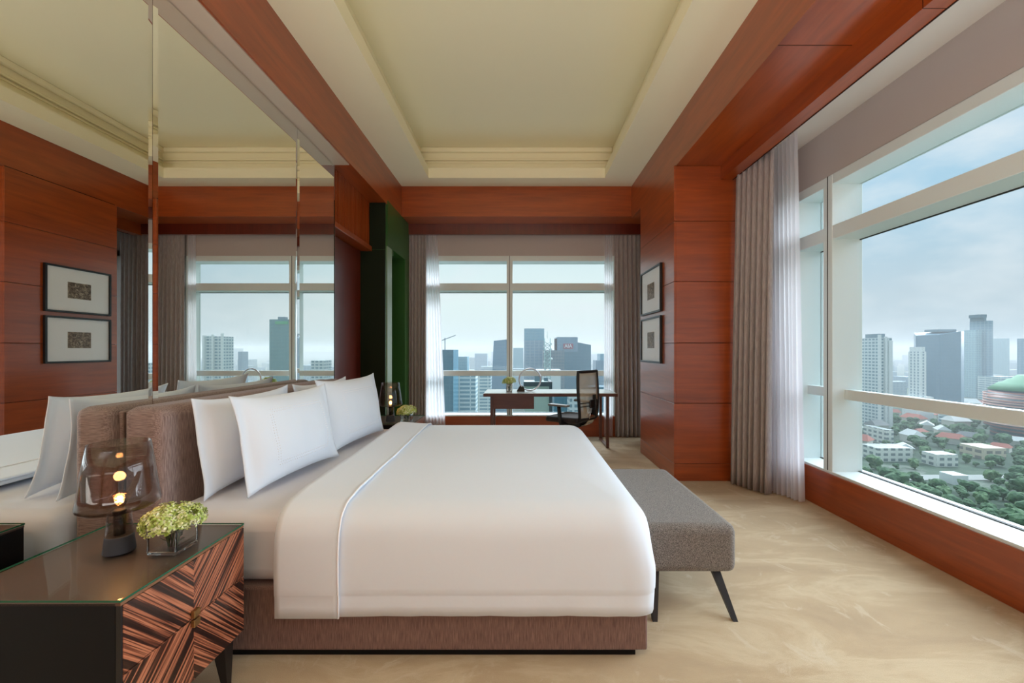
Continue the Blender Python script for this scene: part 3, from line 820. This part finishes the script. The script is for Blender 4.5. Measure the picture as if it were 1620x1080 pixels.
# ================================================================== DESK
DZ = 0.755
dk = thing('desk', 'walnut writing desk with glass top in front of the city window', 'desk', (0.41, 5.86, 0))
bx(-.915, .92, -.26, .36, DZ - .045, DZ - .007, bevel=.002, seg=1).build('desktop', M['desk_wood'], dk)
bx(-.905, .91, -.25, .35, DZ - .007, DZ, bevel=.001, seg=1).build('glass_sheet', mat('glossy_white_back_glass', srgb(196, 204, 202), 0.08), dk)
dr = bx(-.78, -.22, -.245, .25, DZ - .215, DZ - .045, bevel=.002, seg=1).build('drawer_box', M['desk_wood'], dk)
for sx in (-.80, .79):
    f_ = MB()
    MB().box(sx - .02, sx + .02, -.225, -.185, 0, DZ - .045, bevel=.002, seg=1).build('leg', M['desk_wood'], dk)
    MB().box(sx - .02, sx + .02, .26, .30, 0, DZ - .045, bevel=.002, seg=1).build('leg', M['desk_wood'], dk)
    MB().box(sx - .018, sx + .018, -.185, .26, .0, .03, bevel=.002, seg=1).build('foot_rail', M['desk_wood'], dk)
make_vase((-0.155, 5.83, DZ), 'tall glass vase of green and white flowers standing on the desk', 1.0, .13, .085, .0)
v = bpy.context.scene.objects

rl = thing('ring_lamp', 'slim silver ring lamp on a wedge base, standing on the desk', 'lamp', (0.14, 5.90, DZ))
k = MB(); RR = .155
k.tube([(RR * math.cos(a), .03 * math.cos(a), RR + .012 + RR * math.sin(a)) for a in [2 * math.pi * i / 56 for i in range(56)]], .011, 10, closed=True)
k.build('light_ring', M['steel'], rl)
k = MB()
va = [(-.19, -.05, 0), (-.075, -.05, 0), (-.075, .05, 0), (-.19, .05, 0)]; vb = [(-.135, -.03, .095), (-.085, -.03, .060), (-.085, .03, .060), (-.135, .03, .095)]
A = [k.bm.verts.new(p) for p in va]; B = [k.bm.verts.new(p) for p in vb]
for q in range(4): k.bm.faces.new((A[q], A[(q + 1) % 4], B[(q + 1) % 4], B[q]))
k.bm.faces.new(A[::-1]); k.bm.faces.new(B); k.build('lamp_base', M['mesh_black'], rl)

# ================================================================== OFFICE CHAIR  (local: faces +y)
ch = thing('office_chair', 'black office chair with netted backrest and armrests, pulled up to the desk', 'chair', (0.67, 5.26, 0), R(50))
k = MB()
for i in range(5):
    a = i * 2 * math.pi / 5 + .3
    k.tube([(0, 0, .095), (.15 * math.cos(a), .15 * math.sin(a), .085), (.29 * math.cos(a), .29 * math.sin(a), .06)], [.03, .022, .014], 10)
k.build('star_base', M['chrome'], ch)
for i in range(5):
    a = i * 2 * math.pi / 5 + .3; cx_, cy_ = .29 * math.cos(a), .29 * math.sin(a)
    c_ = MB(); dx, dy = -math.sin(a) * .014, math.cos(a) * .014
    c_.tube([(cx_ - dx * 1.7, cy_ - dy * 1.7, .027), (cx_ - dx * .4, cy_ - dy * .4, .027)], .027, 14).tube([(cx_ + dx * .4, cy_ + dy * .4, .027), (cx_ + dx * 1.7, cy_ + dy * 1.7, .027)], .027, 14)
    c_.build('caster', M['mesh_black'], ch)
MB().tube([(0, 0, .08), (0, 0, .25), (0, 0, .40)], [.026, .025, .018], 16).build('gas_column', M['chrome'], ch)
k = bx(-.25, .25, -.22, .26, .44, .515, bevel=.035, seg=4)
for v_ in k.bm.verts:
    v_.co.z += -.02 * max(0, (v_.co.y - .12) / .14) ** 2 + .012 * (v_.co.x / .25) ** 2
k.build('seat', M['seat_black'], ch)
k = MB().box(-.10, .10, -.16, .12, .385, .442, bevel=.015); k.build('mechanism', M['mesh_black'], ch)
# chromed curved bracket holding the backrest
k = MB()
k.grid(lambda u, v: ((u - .5) * (.16 - .02 * v), -.17 - .13 * math.sin(v * math.pi / 2), .405 + .17 * (1 - math.cos(v * math.pi / 2))), 6, 10)
k.build('bracket', M['chrome'], ch, solid=.014)
def back_pt(u, v):        # u -1..1, v 0..1
    z = .50 + .58 * v
    w = .20 + .035 * math.sin(v * math.pi * .8) - .0 * v
    y = -.245 - .045 * v - .03 * math.cos(v * 2.6) + .055 * u * u * .8
    return Vector((u * w, y, z))
k = MB(); pts = [back_pt(-1 + 2 * i / 12, 1) for i in range(13)] + [back_pt(1, 1 - i / 14) for i in range(1, 14)] + [back_pt(1 - 2 * i / 12, 0) for i in range(13)] + [back_pt(-1, i / 14) for i in range(1, 14)]
k.tube(pts, .019, 10, closed=True); k.build('back_frame', M['mesh_black'], ch)
k = MB(); k.grid(lambda u, v: back_pt(u * 2 - 1, v), 15, 15); k.build('back_net', M['net'], ch)
k = MB(); k.tube([(0, -.305, .55), (0, -.325, .66), (0, -.315, .80)], [.03, .026, .02], 10, flat=(1.2, .5)); k.build('spine', M['mesh_black'], ch)
k = MB(); k.box(-.10, .10, -.325, -.300, .64, .74, bevel=.012); k.tube([(-.225, -.25, .66), (0, -.318, .665), (.225, -.25, .66)], .006, 8).tube([(-.225, -.25, .70), (0, -.318, .705), (.225, -.25, .70)], .006, 8)
k.build('lumbar_support', M['mesh_black'], ch)
for sx in (-1, 1):
    k = MB(); k.tube([(sx * .20, -.02, .43), (sx * .285, -.02, .44), (sx * .30, -.01, .52), (sx * .295, .01, .66)], [.02, .024, .022, .019], 10, flat=(1.0, 1.5)); arm = k.build('armrest_post', M['mesh_black'], ch)
    k = bx(sx * .295 - .042, sx * .295 + .042, -.13, .15, .655, .682, bevel=.012, seg=3); k.build('armrest', mat('grey_armrest_pad', srgb(120, 122, 124), .4), ch)

# ================================================================== CITY OUTSIDE
GZ = -75.0
HAZE = 0.0005
m = mat('city_ground', rough=0.95); t = NT(m)
n1 = t.noise(t.coords((.012, .012, .012)), 1.6, 8, 0.65, .3); n2 = t.noise(t.coords((.09, .09, .09)), 1.0, 4, .6)
c = t.ramp(n1, [(0.42, srgb(38, 64, 46)), (0.58, srgb(52, 78, 56)), (0.63, srgb(120, 124, 116)), (0.68, srgb(60, 84, 64))])
c = t.mix(.3, c, t.ramp(n2, [(.35, srgb(50, 78, 58)), (.65, srgb(110, 124, 106))])); t.link(c, t.b.inputs['Base Color'])
k = MB(); vs = [k.bm.verts.new(p) for p in ((-9000, 40, GZ), (12000, -3000, GZ), (12000, 14000, GZ), (-9000, 14000, GZ))]; k.bm.faces.new(vs)
o = k.build('ground', m); o['kind'] = 'structure'
def ax(px, Y): return (px - CX) / F * Y
def az_(py, Y): return H - (py - CY) / F * Y
def tower(name, label, px0, px1, pyt, Y, d, m, group=None, cat='building', roof=None):
    """box whose silhouette spans the two azimuths; Y is the distance of its near face"""
    if px0 >= CX: X0, X1 = ax(px0, Y + d), ax(px1, Y)
    elif px1 <= CX: X0, X1 = ax(px0, Y), ax(px1, Y + d)
    else: X0, X1 = ax(px0, Y), ax(px1, Y)
    if X1 - X0 < 6: X1 = X0 + 6
    zt = az_(pyt, Y)
    t_ = thing(name, label, cat, ((X0 + X1) / 2, Y + d / 2, GZ), 0, group)
    w2, d2, h_ = (X1 - X0) / 2, d / 2, zt - GZ
    bx(-w2, w2, -d2, d2, 0, h_).build('body', m, t_)
    return t_, w2, d2, h_
C = srgb
fm = {  # bluish tints hold part of the distance haze as colour
 'apt': facade('apartment_white_grid', C(196, 204, 204), C(88, 116, 124), 3.2, 4.2, .55, .7, var=.5),
 'white': facade('white_slim_tower', C(218, 222, 220), C(118, 138, 148), 3.2, 4.0, .7, .42),
 'blue': facade('blue_curtain_wall', C(112, 142, 158), C(92, 124, 144), 4.0, 3.0, .86, .9, .25),
 'steel': facade('steel_blue_curtain_wall', C(132, 160, 172), C(96, 130, 148), 4.0, 6.0, .8, .8, .25),
 'navy': facade('navy_glass', C(70, 118, 134), C(54, 102, 120), 3.8, 3.0, .8, .85, .25),
 'teal': facade('teal_glass', C(112, 160, 174), C(84, 138, 156), 3.8, 3.0, .8, .85, .25),
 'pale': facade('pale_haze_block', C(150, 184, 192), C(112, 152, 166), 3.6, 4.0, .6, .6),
 'balc': facade('white_balconies', C(206, 216, 214), C(96, 128, 138), 3.3, 9.0, .55, .9, var=.6),
 'brown': facade('brown_grey_block', C(112, 128, 136), C(84, 106, 118), 3.4, 3.0, .7, .8),
 'roofb': facade('pale_concrete_panels', C(158, 172, 162), C(146, 162, 152), 4, 4.0, .92, .95),
 'red': facade('red_and_white_bands', C(188, 128, 118), C(88, 104, 112), 3.6, 400, .62, 1.0, var=.2),
 'low': facade('white_low_block', C(214, 216, 208), C(110, 122, 122), 3.6, 5, .5, .6),
 'beige': facade('beige_low_block', C(202, 190, 168), C(120, 116, 108), 4.2, 6, .5, .7),
 'green_tower': facade('green_glass_slab', C(92, 136, 134), C(72, 118, 122), 3.8, 3, .85, .85, .25),
}
mw = mat('rooftop_white', C(214, 218, 216), .6); mg = mat('rooftop_grey', C(104, 128, 138), .7); mgreen = mat('green_copper_roof', C(96, 148, 112), .6)
G1 = None
# seen through the side window
t_, w2, d2, h_ = tower('residential_tower', 'white gridded apartment tower rising just beyond the side window mullion', 1359, 1411, 534, 400, 24, fm['apt'])
k = MB(); k.box(-w2 - .8, -w2 + 1.2, -d2 - 1, -d2 + 1, 0, h_ + 3); k.box(w2 - 3.4, w2 + .2, -d2 - .8, d2, 0, h_ - 3); k.box(-1, 1, -d2 - .9, -d2 + 1, 0, h_ + 1); k.build('white_fins', mw, t_)
bx(-w2 * .6, w2 * .6, -d2 * .6, d2 * .6, h_, h_ + 4).build('roof_plant', mg, t_)
t_, w2, d2, h_ = tower('slim_tower', 'slim white striped tower between the gridded and the dark blue towers', 1437, 1459, 556, 440, 14, fm['white'])
bx(-w2 * .6, w2 * .6, -d2, d2, h_, h_ + 5).build('roof_crown', mw, t_)
bx(-w2 - 7, w2 + 4, -d2 - 4, d2, 0, 26).build('podium', mw, t_)
# broad blue tower with chamfered sides
t_ = thing('glass_tower', 'broad dark blue glass tower with chamfered corners beside slim white tower', 'building', (0, 0, GZ))
Y = 500; X0, X1 = ax(1480, Y), ax(1528, Y); k = MB()
poly = [(X0 - 1, Y + 24), (X0 + 5, Y), (X1 - 10, Y - 4), (X1, Y + 2), (X1 + 8, Y + 34), (X0 + 12, Y + 40)]
h1 = az_(524, Y) - GZ
a = [k.bm.verts.new((x, y, 0)) for x, y in poly]; b = [k.bm.verts.new((x, y, h1 - (4 if i in (0, 1) else 0))) for i, (x, y) in enumerate(poly)]
for q in range(6): k.bm.faces.new((a[q], a[(q + 1) % 6], b[(q + 1) % 6], b[q]))
k.bm.faces.new(b); k.build('body', fm['blue'], t_)
bx(X0 + 12, X0 + 34, Y + 8, Y + 26, h1, h1 + 3).build('roof_plant', mg, t_)
t_, w2, d2, h_ = tower('office_tower', 'tallest steel blue tower with stepped rounded crown in the side window', 1534, 1571, 507, 640, 24, fm['steel'])
k = MB(); k.box(-w2 + 2, w2 - 12, -d2 + 2, d2 - 2, h_, h_ + 5).box(-w2 + 5, w2 - 16, -d2 + 4, d2 - 4, h_ + 5, h_ + 10, ); k.build('crown', mg, t_)
bx(-w2 - 9, -w2, -d2 + 6, d2, 0, h_ - 14).build('side_wing', fm['pale'], t_)
bx(-w2 - 14, w2 + 4, -d2 - 30, -d2, 0, 36).build('podium', fm['balc'], t_)
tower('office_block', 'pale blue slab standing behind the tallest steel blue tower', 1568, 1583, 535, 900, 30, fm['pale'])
tower('office_block', 'grey tower at the far right edge of the side window', 1609, 1640, 535, 620, 20, fm['steel'])
# banded building with green roof
t_ = thing('banded_building', 'rounded building with red and white bands and green tiered roof', 'building', (0, 0, GZ))
Y = 330; xc = 450 ; rr = 37
prof = []
def ring_mesh(zlist, rads, m_, nm):
    k = MB(); k.lathe(list(zip(rads, zlist)), 40, loc=(xc, Y + 20, 0)); return k.build(nm, m_, t_)
hh_ = az_(622, Y) - GZ
ring_mesh([0, 8, 9, hh_], [rr - 4, rr - 4, rr, rr - 3], fm['red'], 'body')
ring_mesh([hh_, hh_ + 6, hh_ + 6.2, hh_ + 9, hh_ + 9.2, hh_ + 13], [rr - 2, rr - 9, rr - 11, rr - 14, rr - 16, rr - 20], mgreen, 'tiered_roof')
k = MB(); k.lathe([(rr - 25, hh_ + 13), (rr - 36.8, hh_ + 24)], 12, loc=(xc, Y + 20, 0)); k.build('roof_spire', mgreen, t_)
k = MB()
for i in range(12):
    z = 12 + i * (hh_ - 14) / 12
    k.lathe([(rr + .1, z), (rr + .5, z), (rr + .5, z + .9), (rr + .1, z + .9)], 40, loc=(xc, Y + 20, 0), cap0=False, cap1=False)
k.build('white_bands', mat('salmon_band', C(216, 170, 158), .6), t_)
# low blocks
tower('low_block', 'long white four-storey block at the foot of the gridded tower', 1362, 1444, 709, 280, 14, fm['low'])
tower('low_hall', 'white flat-roofed hall left of the beige block among the trees', 1458, 1516, 719, 268, 10, fm['low'])
tower('low_block', 'beige low block with square windows beneath the banded building', 1518, 1592, 709, 285, 16, fm['beige'])
tower('midrise_block', 'small white mid-rise block below the broad blue tower', 1484, 1508, 655, 420, 14, fm['balc'])
tower('midrise_block', 'grey stepped houses block beside the base of the gridded tower', 1366, 1410, 680, 330, 22, fm['low'])
tower('station_roof', 'long pale station canopy between the trees near the road', 1486, 1532, 752, 232, 8, mw)
# seen through the desk window
t_, w2, d2, h_ = tower('dark_tower', 'dark navy tower with roof crane at left of desk window', 690, 725, 553, 300, 24, fm['navy'])
k = MB(); k.tube([(-2, 0, h_), (-2, 0, h_ + 9)], .35, 6).tube([(-7, 0, h_ + 6), (6, 0, h_ + 11)], .3, 6); k.build('roof_crane', mg, t_)
tower('office_block', 'small teal block right behind the dark navy tower', 724, 742, 564, 520, 20, fm['teal'])
tower('apartment_block', 'white balconied apartment block under the desk window rail', 722, 756, 588, 330, 18, fm['balc'])
tower('apartment_block', 'paler balconied block right of the white one, behind desk', 757, 778, 587, 420, 18, fm['balc'])
t_ = thing('glass_tower', 'slate blue tower leaning inward, left of the window mullion', 'building', (0, 0, GZ))
Y = 450; k = MB(); zb = 0; zt = az_(539, Y) - GZ
A = [k.bm.verts.new(p) for p in ((ax(776, Y), Y, 0), (ax(812, Y), Y, 0), (ax(812, Y), Y + 30, 0), (ax(776, Y), Y + 30, 0))]
B = [k.bm.verts.new(p) for p in ((ax(781, Y), Y, zt), (ax(806, Y), Y, zt + 2), (ax(806, Y), Y + 30, zt + 2), (ax(781, Y), Y + 30, zt))]
for q in range(4): k.bm.faces.new((A[q], A[(q + 1) % 4], B[(q + 1) % 4], B[q]))
k.bm.faces.new(B); k.build('body', fm['blue'], t_)
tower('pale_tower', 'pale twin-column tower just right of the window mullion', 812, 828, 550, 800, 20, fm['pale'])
t_, w2, d2, h_ = tower('glass_tower', 'tall teal glass tower with a lighter upper face behind ring lamp', 829, 861, 538, 560, 30, fm['steel'])
bx(-w2, w2, -d2, d2, h_, h_ + 16).build('light_top', fm['teal'], t_)
t_, w2, d2, h_ = tower('insurance_tower', 'wide blue tower with white letters on its slanted top', 877, 935, 546, 500, 40, fm['navy'])
k = MB(); zz = az_(535, 500) - GZ
A = [k.bm.verts.new(p) for p in ((-w2, -d2, h_), (w2, -d2, h_), (w2, d2, h_), (-w2, d2, h_))]; B = [k.bm.verts.new(p) for p in ((-w2, -d2, zz), (w2, -d2, h_ + .4), (w2, d2, h_ + .4), (-w2, d2, zz))]
for q in range(4): k.bm.faces.new((A[q], A[(q + 1) % 4], B[(q + 1) % 4], B[q]))
k.bm.faces.new(B); k.build('slanted_top', fm['navy'], t_)
bx(-w2, -w2 + 25, -d2 - .5, d2, h_ - 8, zz + 1.5).build('upper_block', fm['blue'], t_)
sx0, sx1 = ax(892, 499) - (t_.location.x), ax(906, 499) - t_.location.x
sgz = az_(547.5, 499) - GZ
sg = bx(sx0 - .6, sx1 + .6, -d2 - 1.3, -d2 - .7, sgz - 3.2, sgz + 3.2).build('sign_panel', mat('sign_red', C(150, 62, 78), .5), t_)
cu = bpy.data.curves.new('sign_letters', 'FONT'); cu.body = 'AIA'; cu.size = 6.0; cu.extrude = .15; cu.align_x = 'CENTER'; cu.align_y = 'CENTER'; cu.offset = .02
lt = bpy.data.objects.new('sign_letters', cu); COL.objects.link(lt); lt.parent = sg; lt.location = ((sx0 + sx1) / 2, -d2 - 1.7, sgz); lt.rotation_euler = (R(90), 0, 0)
cu.materials.append(mat('sign_white', C(240, 242, 244), .4))
bpy.context.view_layer.update()
me_ = bpy.data.meshes.new_from_object(lt.evaluated_get(bpy.context.evaluated_depsgraph_get())); par, loc_ = lt.parent, lt.location.copy()
bpy.data.objects.remove(lt); lt = bpy.data.objects.new('lettering', me_); COL.objects.link(lt); lt.parent = sg; lt.location = loc_; lt.rotation_euler = (R(90), 0, 0)
if not me_.materials: me_.materials.append(bpy.data.materials['sign_white'])
tower('brown_block', 'brown grey block in front of the lettered blue tower', 858, 893, 554, 440, 20, fm['brown'])
t_, w2, d2, h_ = tower('office_block', 'stepped blue block at right edge of desk window', 938, 962, 570, 560, 24, fm['blue'])
bx(-w2 + 6, w2, -d2 + 2, d2, h_, h_ + 9).build('upper_block', fm['teal'], t_)
# lattice mast
t_ = thing('lattice_mast', 'pale steel lattice telecom mast in front of the towers', 'mast', (ax(866, 300), 300, GZ))
k = MB(); hm = az_(535, 300) - GZ; z0m = az_(590, 300) - GZ - 25; wm = 2.1
for sx, sy in ((-1, -1), (1, -1), (1, 1), (-1, 1)): k.tube([(sx * wm, sy * wm, z0m), (sx * wm, sy * wm, hm)], .22, 5)
zz = z0m
while zz < hm - 3:
    for q, (a, b) in enumerate((((-1, -1), (1, -1)), ((1, -1), (1, 1)), ((1, 1), (-1, 1)), ((-1, 1), (-1, -1)))):
        p, q2 = (a, b)
        k.tube([(p[0] * wm, p[1] * wm, zz), (q2[0] * wm, q2[1] * wm, zz + 3)], .14, 4).tube([(q2[0] * wm, q2[1] * wm, zz), (p[0] * wm, p[1] * wm, zz + 3)], .14, 4).tube([(p[0] * wm, p[1] * wm, zz), (q2[0] * wm, q2[1] * wm, zz)], .14, 4)
    zz += 3
k.tube([(0, 0, hm), (0, 0, hm + 5)], .15, 5); k.build('lattice', mat('pale_steel', C(160, 190, 188), .5), t_)
bx(-6, 6, -6, 6, 0, z0m).build('carrier_block', fm['brown'], t_)
for i, zz in enumerate((hm - 4, hm - 8, hm - 15)):
    MB().ico((2.9, -1.5, zz), 1.0, 1, sc=(.7, .5, 1.0)).build('dish_antenna', mw, t_); MB().ico((-2.6, -2, zz - 2), .8, 1, sc=(.6, .5, 1)).build('dish_antenna', mw, t_)
# near rooftops under the desk
t_, w2, d2, h_ = tower('rooftop_building', 'pale panelled rooftop building with black rim seen under the desk', 829, 872, 605, 165, 14, fm['roofb'])
k = MB().box(-w2 - .3, w2 + .3, -d2 - .3, -d2 + .2, h_ - 1.5, h_ + .3).box(w2 - .8, w2 + .4, -d2 - .35, d2, 0, h_ + .3); k.build('dark_rim', mat('charcoal_cladding', C(38, 58, 64), .5), t_)
k = MB().box(-1, 2, 0, 3, h_, h_ + 2.4).box(3, 4.6, 1, 3, h_, h_ + 1.5); k.build('roof_plant', mg, t_)
k = MB().ico((1.0, -1.5, h_ + 3.0), .9, 2); k.build('beacon', mat('red_roof_beacon', C(214, 66, 66), .5), t_)
tower('rooftop_building', 'dark glazed block immediately right of the panelled rooftop building', 873, 897, 622, 190, 14, fm['navy'])
tower('rooftop_building', 'white perforated block seen behind the office chair', 897, 925, 622, 230, 14, fm['apt'])
tower('rooftop_building', 'teal glazed low tower behind right end of the desk', 926, 962, 612, 260, 14, fm['navy'])
tower('plaza_roof', 'flat white roof canopy behind the ring lamp', 848, 887, 585, 330, 14, mw)
# seen only in the mirror
t_, w2, d2, h_ = tower('residential_tower', 'white gridded twin tower that shows only in the mirror', 1271, 1319, 532, 420, 16, fm['apt'])
k = MB(); k.box(-w2 - .5, -w2 + 1.5, -d2 - .8, -d2 + 1, 0, h_ + 3).box(w2 - 2, w2 + .3, -d2 - .8, d2, 0, h_ + 1).box(-1, 1, -d2 - .8, -d2 + 1, 0, h_ + 2); k.build('white_fins', mw, t_)
tower('office_block', 'slender blue tower in the mirror beside the white gridded tower', 1250, 1266, 556, 700, 16, fm['blue'])
t_, w2, d2, h_ = tower('green_glass_tower', 'broad green glass tower showing in the mirror by its joint', 1168, 1214, 505, 420, 18, fm['green_tower'])
bx(-w2 + 1, -w2 + 14, -d2 - .6, -d2, h_ - 5, h_ - 2).build('roof_sign', mat('sign_green', C(40, 150, 96), .5), t_)
bx(-2, 5, -3, 3, h_, h_ + 3).build('roof_plant', mg, t_)
tower('apartment_block', 'white balconied block in the narrow mirror strip', 1116, 1148, 570, 420, 16, fm['apt'])

# houses
rnd = random.Random(21)
def house_proto(nm, wallm, roofm):
    t_ = thing(nm, None, 'house')
    bx(-6, 6, -4.5, 4.5, 0, 5).build('walls', wallm, t_)
    k = MB(); a = [k.bm.verts.new(p) for p in ((-6.8, -5.3, 4.8), (6.8, -5.3, 4.8), (6.8, 5.3, 4.8), (-6.8, 5.3, 4.8))]; r0 = k.bm.verts.new((-4.6, 0, 8.4)); r1 = k.bm.verts.new((4.6, 0, 8.4))
    k.bm.faces.new((a[0], a[1], r1, r0)); k.bm.faces.new((a[2], a[3], r0, r1)); k.bm.faces.new((a[3], a[0], r0)); k.bm.faces.new((a[1], a[2], r1)); k.bm.faces.new(a[::-1])
    k.build('roof', roofm, t_); return t_
hw = mat('house_wall', C(206, 204, 194), .8)
protos = [(house_proto('house', hw, mat('terracotta_roof', C(164, 98, 82), .8)), 'small house with terracotta hipped roof among the trees', 'red-roofed houses among the trees'),
          (house_proto('house', hw, mat('grey_tile_roof', C(124, 126, 124), .8)), 'small house with grey hipped roof among the trees', 'grey-roofed houses among the trees'),
          (house_proto('house', hw, mat('pale_metal_roof', C(206, 208, 204), .8)), 'small house with pale metal roof among the trees', 'pale-roofed houses among the trees')]
used = set(); spots = []
KEEP = []
def free(x, y, r):
    for a, b, q in KEEP:
        if (a - x) ** 2 + (b - y) ** 2 < (q + r) ** 2: return False
    KEEP.append((x, y, r)); return True
for o in list(bpy.data.objects):
    if o.parent is None and o.get('category') in ('building', 'mast') and o.location.y > 100:
        KEEP.append((o.location.x, o.location.y, 16))
KEEP += [(450, 350, 44), (ax(1490, 500), 515, 34), (ax(1403, 280), 287, 20), (ax(1555, 285), 293, 18), (ax(1420, 280), 287, 20), (ax(1380, 280), 287, 20)]
n = 0
for i in range(400):
    if n >= 40: break
    Yh = rnd.uniform(300, 560); px = rnd.uniform(1340, 1620); x = ax(px, Yh)
    if not free(x, Yh, 10.5): continue
    pi = rnd.choice([0, 0, 1, 2, 2]); p, lb, gr = protos[pi]
    o = p if pi not in used else copy_tree(p); used.add(pi)
    s_ = rnd.uniform(.8, 1.35); o.location = (x, Yh, GZ); o.scale = (s_, s_, s_ * rnd.uniform(.8, 1.2)); o.rotation_euler = (0, 0, rnd.uniform(0, 3.1)); tag(o, lb, 'house', gr); n += 1

# trees
tm = []
for i, (c1, c2) in enumerate(((C(44, 78, 54), C(84, 116, 76)), (C(58, 92, 62), C(104, 132, 88)))):
    m = mat('tree_foliage_%d' % i, rough=.9); t = NT(m); n1 = t.noise(t.coords((1, 1, 1)), .7, 5, .7)
    t.link(t.ramp(n1, [(.35, c1), (.65, c2)]), t.b.inputs['Base Color']); tm.append(m)
tp = []
for i in range(3):
    k = MB(); r2 = random.Random(i)
    for q in range(9):
        a = r2.uniform(0, 6.28); d_ = r2.uniform(0, 2.3); k.ico((d_ * math.cos(a), d_ * math.sin(a), 4.0 + r2.uniform(-1.8, 2.2)), r2.uniform(1.7, 2.5), 2, .55, 1.3, (1, 1, 1.0), smooth=False)
    k.tube([(0, 0, 0), (.1, 0, 3), (0, 0, 6)], [.4, .3, .2], 6)
    o = k.build('tree', tm[i % 2]); tp.append(o)
n = 0
TL = [('dark round-crowned tree in the park below the side window', 'dark trees in the park below'), ('lighter green spreading tree in the park below the side window', 'lighter trees in the park below'), ('dense dark spreading tree in the park below the side window', 'dense trees in the park below')]
for i in range(9000):
    if n >= 290: break
    Yt = 150 + 330 * rnd.random() ** 1.1; px = rnd.uniform(1345, 1625 if Yt > 220 else 1640); x = ax(px, Yt)
    py = CY + F * (H - GZ) / Yt
    if 742 < py < 757 : continue                       # the road
    s_ = rnd.uniform(.8, 1.4) if i < 2500 else rnd.uniform(.45, .9)
    if not free(x, Yt, 5.0 * s_): continue
    q = n % 3; o = tp[q] if n < 3 else tp[q].copy()
    if n >= 3: COL.objects.link(o)
    o.scale = (s_ * 1.1, s_ * 1.1, s_); o.location = (x, Yt, GZ); o.rotation_euler = (0, 0, rnd.uniform(0, 6.28)); tag(o, TL[q][0], 'tree', TL[q][1]); n += 1
# road
k = MB(); k.box(120, 420, 240, 250, GZ, GZ + .3); o = k.build('road', mat('pale_asphalt', C(142, 146, 142), .9)); o['kind'] = 'structure'

# distant city blocks; haze is painted into their pale bluish colours
dm = [facade('haze_tinted_block_%d' % i, c1, c2, 4, 5, .55, .6) for i, (c1, c2) in enumerate(((C(168, 186, 194), C(136, 158, 170)), (C(182, 194, 198), C(150, 168, 178)), (C(148, 172, 186), C(124, 150, 168))))]
dp = []
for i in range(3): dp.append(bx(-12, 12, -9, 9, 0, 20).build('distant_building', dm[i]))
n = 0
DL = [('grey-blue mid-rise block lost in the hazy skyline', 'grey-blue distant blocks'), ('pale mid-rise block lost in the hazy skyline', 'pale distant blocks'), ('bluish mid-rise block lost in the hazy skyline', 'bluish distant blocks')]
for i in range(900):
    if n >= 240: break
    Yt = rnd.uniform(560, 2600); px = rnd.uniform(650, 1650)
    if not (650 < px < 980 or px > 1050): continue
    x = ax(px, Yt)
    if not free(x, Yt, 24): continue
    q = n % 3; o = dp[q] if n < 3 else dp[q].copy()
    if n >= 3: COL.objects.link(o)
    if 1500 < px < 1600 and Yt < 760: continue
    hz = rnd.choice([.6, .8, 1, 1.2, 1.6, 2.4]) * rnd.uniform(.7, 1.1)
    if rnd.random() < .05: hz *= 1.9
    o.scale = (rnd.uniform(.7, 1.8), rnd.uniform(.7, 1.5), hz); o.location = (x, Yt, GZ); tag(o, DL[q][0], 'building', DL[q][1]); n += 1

# haze over the city
hz = bpy.data.materials.new('city_haze'); hz.use_nodes = True; t = NT(hz); t.n.clear()
out = t.node('ShaderNodeOutputMaterial'); vs_ = t.node('ShaderNodeVolumeScatter'); vs_.inputs['Color'].default_value = (0.97, 0.99, 1.0, 1); vs_.inputs['Density'].default_value = HAZE; vs_.inputs['Anisotropy'].default_value = 0.0
t.link(vs_.outputs[0], out.inputs['Volume'])
o = bx(-1500, 4200, 140, 4200, GZ + .5, 30).build('haze', hz); tag(o, 'pale bluish haze hanging over the whole distant city', 'haze', None, 'stuff')
